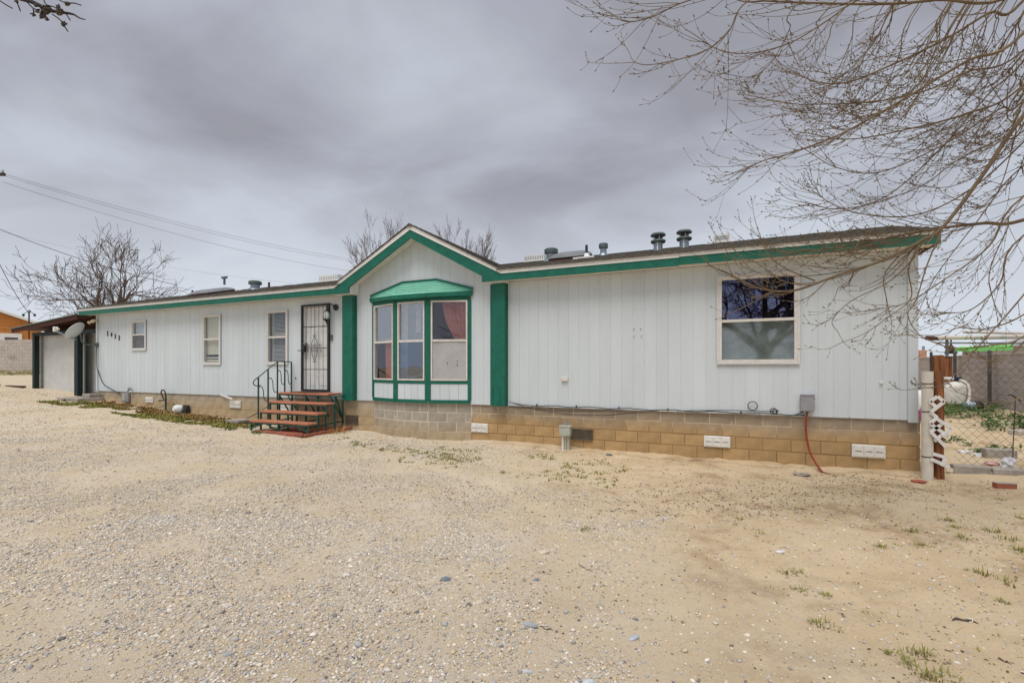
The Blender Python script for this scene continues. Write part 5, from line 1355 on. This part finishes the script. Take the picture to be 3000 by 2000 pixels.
# --- twig end of a tree at the left
lt_ = thing('seeding_tree', 'tree at the upper left corner with dark seed clusters on its twigs', 'tree', (-10.2, 4.6, gh(-10.2, 4.6)))
org = Vector(lt_.location)
MB().tube([p-org for p in catmull([(-10.2, 4.6, -.2), (-10.1, 4.7, 3), (-10.0, 4.9, 6.4), (-9.9, 5, 8.5)], 4)], [.22-.012*i for i in range(13)], 10).build('trunk', M['barkdark'], lt_, True)
crown = MB()
Zt = 6.2
lm = [Vector((-10, 4.85, 6.0)), Vector((-8.2, 5.8, 6.7))] + [at(x/9.046, y/9.046, Zt) for x, y in ((300, -120), (700, 0), (1000, 130), (1300, 270), (1520, 320), (1750, 350), (1950, 390), (2100, 480), (2260, 530))]
crown.tube(catmull(lm, 4), [.04-.0335*i/40 for i in range(41)], 6)
for pts in (((700, 40), (850, 200), (980, 280)), ((1380, 380), (1600, 540), (1720, 720), (1800, 840)), ((1520, -20), (1750, 90), (1960, 90), (2150, 150)), ((400, 0), (470, 120), (540, 300)), ((0, 30), (150, 130), (330, 230)), ((1150, -20), (1230, 130), (1450, 200), (1550, 300)), ((1750, 370), (1860, 540)), ((880, 240), (890, 350), (800, 375)), ((890, 350), (910, 430))):
    crown.tube(catmull([at(x/9.046, y/9.046, Zt) for x, y in pts], 3), .0075, 5)
c2 = crown.build('crown', M['barkdark'], lt_); c2.location = -org
pod = MB(); r_ = random.Random(4)
for (x, y, s_, n) in ((1220, 260, 190, 70), (1130, 420, 120, 30), (1590, 330, 130, 45), (1540, 180, 60, 14), (1690, 640, 80, 22), (1780, 100, 70, 20), (950, 150, 50, 10), (440, 40, 50, 8), (1000, 300, 60, 10), (900, 400, 40, 8), (1250, 520, 40, 6)):
    for _ in range(n):
        a = r_.uniform(0, 6.283); q = s_*math.sqrt(r_.random())*.75
        c_ = at((x+q*math.cos(a))/9.046, (y+q*math.sin(a)*.8)/9.046, Zt+r_.uniform(-.06, .06))
        v = Vector((r_.gauss(0, 1), r_.gauss(0, 1), r_.gauss(0, 1))).normalized()
        pod.lathe([(.004, -.018), (.012, 0), (.004, .018)], c_, 5, v)
p_ = pod.build('seed_clusters', M['podmat'], lt_); p_.location = -org; tag(p_, kind='stuff')

# ------------------------------------------------------------------ gravel: real stones in one mesh
def stones(n, xlo, xhi, ylo, yhi, smin, smax, dens_fn, seed, faces='ico', dirt=False):
    g = np.random.default_rng(seed)
    t = (1+5**.5)/2
    if faces == 'ico':
        bv = np.array([(-1, t, 0), (1, t, 0), (-1, -t, 0), (1, -t, 0), (0, -1, t), (0, 1, t), (0, -1, -t), (0, 1, -t), (t, 0, -1), (t, 0, 1), (-t, 0, -1), (-t, 0, 1)])/math.hypot(1, t)
        bf = np.array([(0, 11, 5), (0, 5, 1), (0, 1, 7), (0, 7, 10), (0, 10, 11), (1, 5, 9), (5, 11, 4), (11, 10, 2), (10, 7, 6), (7, 1, 8), (3, 9, 4), (3, 4, 2), (3, 2, 6), (3, 6, 8), (3, 8, 9), (4, 9, 5), (2, 4, 11), (6, 2, 10), (8, 6, 7), (9, 8, 1)])
    else:
        bv = np.array([(1, 0, 0), (0, 1, 0), (-1, 0, 0), (0, -1, 0), (0, 0, 1), (0, 0, -1)], float); bf = np.array([(0, 1, 4), (1, 2, 4), (2, 3, 4), (3, 0, 4), (1, 0, 5), (2, 1, 5), (3, 2, 5), (0, 3, 5)])
    X = g.uniform(xlo, xhi, n*6); Y = ylo+(yhi-ylo)*g.random(n*6)
    keep = (np.abs(X) < Y*1.12+.4) & (g.random(n*6) < dens_fn(X, Y)); X, Y = X[keep][:n], Y[keep][:n]; k = len(X)
    # not under the house
    a, b = X-HC.x, Y-HC.y; yl = a*st+b*ct; ok = (yl < -.03); X, Y = X[ok], Y[ok]; k = len(X)
    s_ = smin*(smax/smin)**(g.random(k)**2.0)
    V = bv[None]*(1+g.uniform(-.22, .22, (k, len(bv), 1)))
    V = V*np.stack([g.uniform(.8, 1.35, k), g.uniform(.65, 1.1, k), g.uniform(.35, .7, k)], 1)[:, None]*s_[:, None, None]
    a = g.uniform(0, 6.283, k); ca, sa = np.cos(a), np.sin(a)
    x = V[..., 0]*ca[:, None]-V[..., 1]*sa[:, None]; y = V[..., 0]*sa[:, None]+V[..., 1]*ca[:, None]
    tl = g.uniform(-.35, .35, k); z = V[..., 2]+x*tl[:, None]
    z = z+ground_h(X, Y)[:, None]+(s_*g.uniform(-.05, .42, k))[:, None]
    P = np.stack([x+X[:, None], y+Y[:, None], z], 2).reshape(-1, 3)
    Fc = (bf[None]+(np.arange(k)*len(bv))[:, None, None]).reshape(-1, 3)
    pal = (1.38 if not dirt else 1.0)*np.array([(.46, .42, .36), (.36, .34, .32), (.52, .47, .40), (.30, .28, .26), (.44, .36, .26), (.58, .54, .48), (.36, .36, .37), (.50, .40, .27), (.17, .15, .14), (.44, .36, .32)])
    if dirt: pal = np.array([(.16, .10, .06), (.24, .16, .10), (.34, .25, .16), (.55, .50, .44), (.10, .07, .05), (.42, .31, .20), (.28, .26, .24), (.46, .36, .24), (.20, .13, .08), (.36, .28, .2)])
    w = np.array([.2, .14, .16, .08, .13, .10, .05, .07, .03, .04]); c = pal[g.choice(len(pal), k, p=w/w.sum())]*g.uniform(.8, 1.15, (k, 1))
    C = np.repeat(np.concatenate([c, np.ones((k, 1))], 1), len(bv), 0)
    return P, Fc, C
def gmask(X, Y, lo=.06):
    s_ = X-(1.25-.13*Y)+3.0*vnoise(X, Y, .5)
    gr = (1-sstep(-1.3, 1.3, s_))*(1-.75*np.clip(tracks(X, Y), 0, 1))
    return np.clip((lo+gr*(.12+.9*sstep(-.28, .32, vnoise(X, Y, 1.6)+.5*vnoise(X, Y, 4.3)))), 0, 1)
sets = [stones(75000, -5.5, 5.5, 2.0, 5.0, 0.0028, .0130, lambda X, Y: gmask(X, Y), 1),
        stones(1500, -5.5, 5.5, 2.0, 5.2, .010, .022, lambda X, Y: gmask(X, Y, .10), 7),
        stones(60000, -10, 9, 4.6, 9.5, .0045, .014, lambda X, Y: gmask(X, Y)*(.35+.65*(9.5-Y)/5), 2, 'oct'),
        stones(3000, -10, 9, 4.6, 10, .010, .024, lambda X, Y: gmask(X, Y, .12), 9, 'oct'),
        stones(18000, -17, 6, 9, 17, .009, .024, lambda X, Y: gmask(X, Y, .15)*(.3+.7*(17-Y)/8), 3, 'oct'),
        stones(9000, -1, 8, 2.2, 9.2, .003, .011, lambda X, Y: .15+.85*sstep(-.1, .4, vnoise(X, Y, 1.1)), 4, 'oct', True),
        stones(7000, -3, 8, 5, 10, .005, .016, lambda X, Y: .15+.85*sstep(-.1, .4, vnoise(X, Y, 1.1)), 14, 'oct', True),
        stones(30000, -5.5, 3, 2.0, 7, .002, .007, lambda X, Y: gmask(X, Y), 15, 'oct', True)]  # dark grit, partly painted-in shadow specks among the pebbles
vo = 0; PV, PF, PC = [], [], []
for P, Fc, C in sets: PV.append(P); PF.append(Fc+vo); PC.append(C); vo += len(P)
PV, PF, PC = np.concatenate(PV), np.concatenate(PF), np.concatenate(PC)
sm = bpy.data.materials.new('gravel_stone'); sm.use_nodes = True; N = sm.node_tree.nodes; B_ = N['Principled BSDF']; B_.inputs['Roughness'].default_value = .85; B_.inputs['Specular IOR Level'].default_value = .25
at_ = N.new('ShaderNodeAttribute'); at_.attribute_name = 'stone'; sm.node_tree.links.new(at_.outputs['Color'], B_.inputs['Base Color'])
me = np_mesh('gravel', PV, PF, sm); ca = me.color_attributes.new('stone', 'FLOAT_COLOR', 'POINT'); ca.data.foreach_set('color', PC.astype(np.float32).ravel())
gv_ = bpy.data.objects.new('gravel', me); COL.objects.link(gv_); tag(gv_, 'loose mixed gravel strewn over the sandy drive', 'gravel', kind='stuff')
# larger stones one can pick out
rk = [(1305, 1690, .055, (.13, .16, .19), 'flat blue-grey stone in the middle of the gravel drive'), (1595, 1613, .055, (.50, .44, .35), 'rounded pale cream stone near the middle of the drive'),
      (665, 1902, .038, (.30, .31, .31), 'grey oval stone in the gravel at lower left'), (1571, 1691, .030, (.16, .18, .22), 'small slate-blue stone right of the flat blue-grey stone'),
      (1858, 1858, .036, (.34, .38, .43), 'pale blue-grey stone in the gravel at lower centre'), (1722, 1985, .042, (.46, .50, .52), 'smooth pale grey pebble at the bottom edge'),
      (1222, 1780, .026, (.10, .11, .13), 'small dark pebble in the gravel left of centre'), (1862, 1804, .026, (.15, .15, .16), 'dark round pebble above the pale blue-grey stone'),
      (1407, 1757, .045, (.46, .40, .33), 'flat tan stone embedded below the blue-grey stone'), (1785, 1332, .075, (.07, .08, .09), 'dark stone on the dirt ledge by the foundation'),
      (1545, 1945, .03, (.42, .43, .44), 'light grey stone in the lowest gravel right of centre'), (1555, 1825, .05, (.27, .29, .31), 'long grey flat stone in the lower centre gravel'),
      (1015, 1683, .04, (.55, .52, .46), 'whitish stone in the gravel left of the flat blue-grey stone'), (1575, 1405, .05, (.45, .40, .33), 'pale stone at the edge of the weeds near the foundation'),
      (1630, 1588, .03, (.5, .42, .3), 'small tan stone beside the rounded cream stone')]
for i, (px, py, s_, c, lab) in enumerate(rk):
    s_ *= .72; c = tuple(v*1.25+.03 for v in c); Z = F*H/(py-HY)
    P_ = at(px, py, Z); zg_ = gh(P_.x, P_.y); r_ = random.Random(100+i)
    b = MB(); vs = []; fs = []; n, k = 12, 7; ex, ey, ez = r_.uniform(1, 1.4), r_.uniform(.6, .8), r_.uniform(.35, .55)
    ph0 = [r_.uniform(0, 6.28) for _ in range(4)]
    for j in range(k+1):
        ph = math.pi*j/k
        for q in range(n):
            a = 2*math.pi*q/n; ra = s_*(1+.10*math.sin(2*a+ph0[0])+.07*math.sin(3*a+ph0[1]+2*ph)+.05*math.sin(3*ph+ph0[2]))
            vs.append((ra*math.sin(ph)*math.cos(a)*ex, ra*math.sin(ph)*math.sin(a)*ey, ra*math.cos(ph)*ez))
    for j in range(k):
        for q in range(n): a_, b_ = j*n+q, j*n+(q+1) % n; fs.append((a_, a_+n, b_+n, b_))
    o = b.add(vs, fs).build('stone', mat('stone_%d' % i, c, .8, .2, 25, bump=.3, bscale=60), None, True)
    o.location = (P_.x, P_.y, zg_+s_*ez*.15); o.rotation_euler = (r_.uniform(-.15, .15), r_.uniform(-.15, .15), r_.uniform(-.6, .6)); tag(o, lab, 'stone', 'larger stones on the drive')
# sticks
for i, (pa, pb, r_, lab) in enumerate((((2790, 1815), (2868, 1822), .007, 'dark bent stick lying on the sand at lower right'), ((1580, 1825), (1622, 1832), .003, 'thin brown twig on the gravel at lower centre'), ((1696, 1645), (1738, 1668), .003, 'thin twig on the sand right of the cream stone'), ((2925, 1925), (2962, 1945), .004, 'thin twig on the sand in the lower right corner'))):
    A = at(*pa, F*H/(pa[1]-HY)); B2 = at(*pb, F*H/(pb[1]-HY)); pts = []
    for j in range(6):
        v = A.lerp(B2, j/5); v.z = gh(v.x, v.y)+r_+.004*math.sin(j*2.2); v.y += .012*math.sin(j*1.9); pts.append(v)
    o = MB().tube(pts, [r_*.5, r_, r_*1.1, r_, r_*.8, r_*.4], 5).build('stick', M['barkfar'], None); tag(o, lab, 'stick')

# ------------------------------------------------------------------ weeds and grass
def grass_mat(name, c1, c2):
    m = mat(name, c1, .8, .1, 9, col2=c2, spec=.2, coord='Generated'); return m
M['grass'] = grass_mat('dry_green_grass', (.20, .225, .045), (.32, .27, .09))
M['drygrass'] = grass_mat('dead_brown_grass', (.30, .195, .075), (.22, .135, .05))
M['weed'] = grass_mat('green_weed', (.055, .115, .03), (.10, .155, .045))
def tuft(mb, X, Y, r_, n, h, flat=0.3, wid=.006):
    z0 = gh(X, Y)-.005
    for _ in range(n):
        a = r_.uniform(0, 6.283); q = r_.random()**.7*h*1.1; x, y = X+q*math.cos(a), Y+q*math.sin(a)
        L__ = h*r_.uniform(.5, 1.15); b_ = a+r_.gauss(0, .7); le = r_.uniform(.2, 1.0)*L__
        dx, dy = math.cos(b_)*le, math.sin(b_)*le; px, py = -math.sin(b_)*wid, math.cos(b_)*wid
        zt = z0+L__*r_.uniform(flat, 1)
        mb.add([(x-px, y-py, z0), (x+px, y+py, z0), (x+dx*.5+px*.7, y+dy*.5+py*.7, z0+(zt-z0)*.75), (x+dx*.5-px*.7, y+dy*.5-py*.7, z0+(zt-z0)*.75), (x+dx, y+dy, zt)], [(0, 1, 2, 3), (3, 2, 4)])
def patch(name, label, spots, m, seed, h=(.03, .07), n=(6, 16), flat=.25, wid=.006, cat='weeds'):
    r_ = random.Random(seed); mb = MB()
    for X, Y in spots: tuft(mb, X, Y, r_, r_.randint(*n), r_.uniform(*h), flat, wid)
    o = mb.build(name, m, None); tag(o, label, cat, kind='stuff'); return o
r_ = random.Random(31)
def band(n, x0, x1, f0, f1, keep=.0, sc_=2.):
    o = []
    while len(o) < n:
        x = r_.uniform(x0, x1); t = r_.random(); y = f0(x)+(f1(x)-f0(x))*t; P_ = l2w(x, y)
        if float(vnoise(P_.x, P_.y, sc_)) > keep-.5+.0*t: o.append((P_.x, P_.y))
    return o
# strip along the left foundation
patch('dead_weeds', 'brown dead weeds along the foundation left of the steps', band(1000, -20.6, -13.2, lambda x: -.05, lambda x: -.85, .22), M['drygrass'], 1, (.03, .08), (8, 14), .1, .016)
patch('green_weeds', 'green weed strip along the edge of the drive left of the steps', band(1100, -21.8, -13.0, lambda x: -.55, lambda x: -1.25+.012*(x+13), .34), M['grass'], 2, (.03, .08), (8, 14), .2, .016)
patch('green_weeds', 'sparse green weeds around the feet of the entry steps', band(40, -13.0, -11.2, lambda x: -.9, lambda x: -1.6, .40, 4.), M['weed'], 3, (.03, .09), (8, 14), .25, .010)
patch('dry_stalks', 'straw-coloured dry stalks under the top step', band(26, -11.1, -10.5, lambda x: -.2, lambda x: -.6), mat('straw', (.55, .33, .13), .8), 4, (.10, .26), (6, 10), .2, .006)
# thin patches before the bay and the long wall
patch('green_weeds', 'thin green weeds on the sand in front of the bay window', band(120, -10.3, -6.6, lambda x: -.75-.35*(x+10.3)*.6, lambda x: -1.35-.35*(x+10.3)*.6, .42, 3.), M['grass'], 5, (.02, .055), (6, 12), .25, .009)
patch('green_weeds', 'scattered green weeds on the sand before the long white wall', band(230, -7.6, -3.9, lambda x: -.75, lambda x: -2.4, .44, 2.4), M['grass'], 6, (.02, .055), (6, 12), .25, .008)
patch('green_weeds', 'scattered tiny weeds across the sand at right', [tuple(at(r_.uniform(1900, 2980), 0, 1).xy*0+Vector((r_.uniform(.8, 5.2), r_.uniform(2.4, 6.0)))) for _ in range(90)], M['grass'], 7, (.012, .03), (4, 8), .3, .005)
# bigger tufts at the right, one by one
tf = [(2690, 1950, .06), (2705, 1912, .045), (2620, 1905, .03), (2950, 1700, .05), (2880, 1680, .05), (2950, 1563, .055), (2990, 1510, .045), (2905, 1545, .055), (2820, 1570, .05), (2700, 1597, .04), (2780, 1522, .04), (2670, 1553, .04), (2580, 1605, .035), (2400, 1815, .045), (2310, 1672, .05), (2345, 1720, .03), (2415, 1738, .03), (2170, 1520, .03), (2940, 1760, .03), (2800, 1540, .03), (2985, 1605, .06), (2930, 1460, .035), (1715, 1545, .05), (2755, 1985, .06), (2230, 1556, .028)]
ordn = 'first second third fourth fifth sixth seventh eighth ninth tenth eleventh twelfth thirteenth fourteenth fifteenth sixteenth seventeenth eighteenth nineteenth twentieth twenty-first twenty-second twenty-third twenty-fourth twenty-fifth'.split()
tf.sort(key=lambda t: -t[0])
for i, (px, py, h) in enumerate(tf):
    P_ = at(px, py, F*H/(py-HY)); mb = MB(); r2 = random.Random(500+i)
    X, Y = P_.x, P_.y; h *= 1.15; tuft(mb, X, Y, r2, 44, h, .12, .0035); tuft(mb, X+r2.gauss(0, .05), Y+r2.gauss(0, .04), r2, 16, h*.7, .1, .003); tuft(mb, X+r2.gauss(0, .08), Y+r2.gauss(0, .06), r2, 10, h*.6, .1, .003)
    o0 = gh(X, Y); mb.v = [(a-X, b-Y, c-o0) for a, b, c in mb.v]
    o = mb.build('grass_tuft', M['grass'], None); o.location = (X, Y, o0); tag(o, 'lone grass tuft on the sand, %s from the right edge of the photo' % ordn[i], 'grass tuft', 'lone grass tufts on the sand')
# broad-leaved weeds in the side yard
def leafy(name, label, spots, seed, h=(.08, .22), m='weed'):
    r3 = random.Random(seed); mb = MB()
    for X, Y in spots:
        z0 = gh(X, Y); hh = r3.uniform(*h)
        for _ in range(r3.randint(16, 30)):
            c_ = Vector((X+r3.gauss(0, hh*.9), Y+r3.gauss(0, hh*.7), z0+r3.random()*hh)); u = Vector((r3.gauss(0, 1), r3.gauss(0, 1), r3.gauss(0, .5))).normalized(); v = u.cross(Vector((r3.gauss(0, .4), r3.gauss(0, .4), 1))).normalized(); s_ = r3.uniform(.02, .055)
            mb.add([c_-u*s_, c_+v*s_*.5, c_+u*s_, c_-v*s_*.5], [(0, 1, 2, 3)])
    o = mb.build(name, M[m], None); tag(o, label, 'weeds', kind='stuff'); return o
def sp_(n, pxa, pxb, pya, pyb, Z, seed):
    r3 = random.Random(seed); o = []
    for _ in range(n):
        px = r3.uniform(pxa, pxb); Zr = r3.uniform(*Z); P_ = at(px, 1100, Zr); o.append((P_.x, P_.y))
    return o
leafy('green_weeds', 'green leafy weeds around the white tank along the block wall', sp_(95, 2765, 2930, 0, 0, (12.6, 15.3), 1), 1, (.08, .24))
leafy('green_weeds', 'green leafy weeds along the block wall at the right edge', sp_(75, 2890, 3100, 0, 0, (10.4, 12.6), 2), 2, (.07, .2))
leafy('green_weeds', 'scattered leafy weeds on the sand just behind the fence', [tuple(at(px, 1200, Z).xy) for px, Z in ((2802, 9.5), (2812, 9.4), (2775, 9.3), (2835, 9.0), (2905, 8.7), (2915, 8.8), (2960, 8.6), (2880, 8.35), (2875, 8.4))], 3, (.05, .11))
leafy('green_weeds', 'green weeds beside the pink tub at the house corner', sp_(30, 2680, 2700, 0, 0, (11.5, 15), 4), 4, (.15, .4))
leafy('green_weeds', 'green weeds growing along the grey wall at the far left', [tuple((at(px, 1100, Z)).xy) for px, Z in [(r_.uniform(-250, 110), r_.uniform(24, 27.0)) for _ in range(120)]], 5, (.10, .34), 'grass')
leafy('evergreen_bush', 'dark green bush above the block wall at the right edge', [(at(3010, 980, 24).x+r_.gauss(0, .5), 24+r_.gauss(0, .4)) for _ in range(0)], 6) if False else None
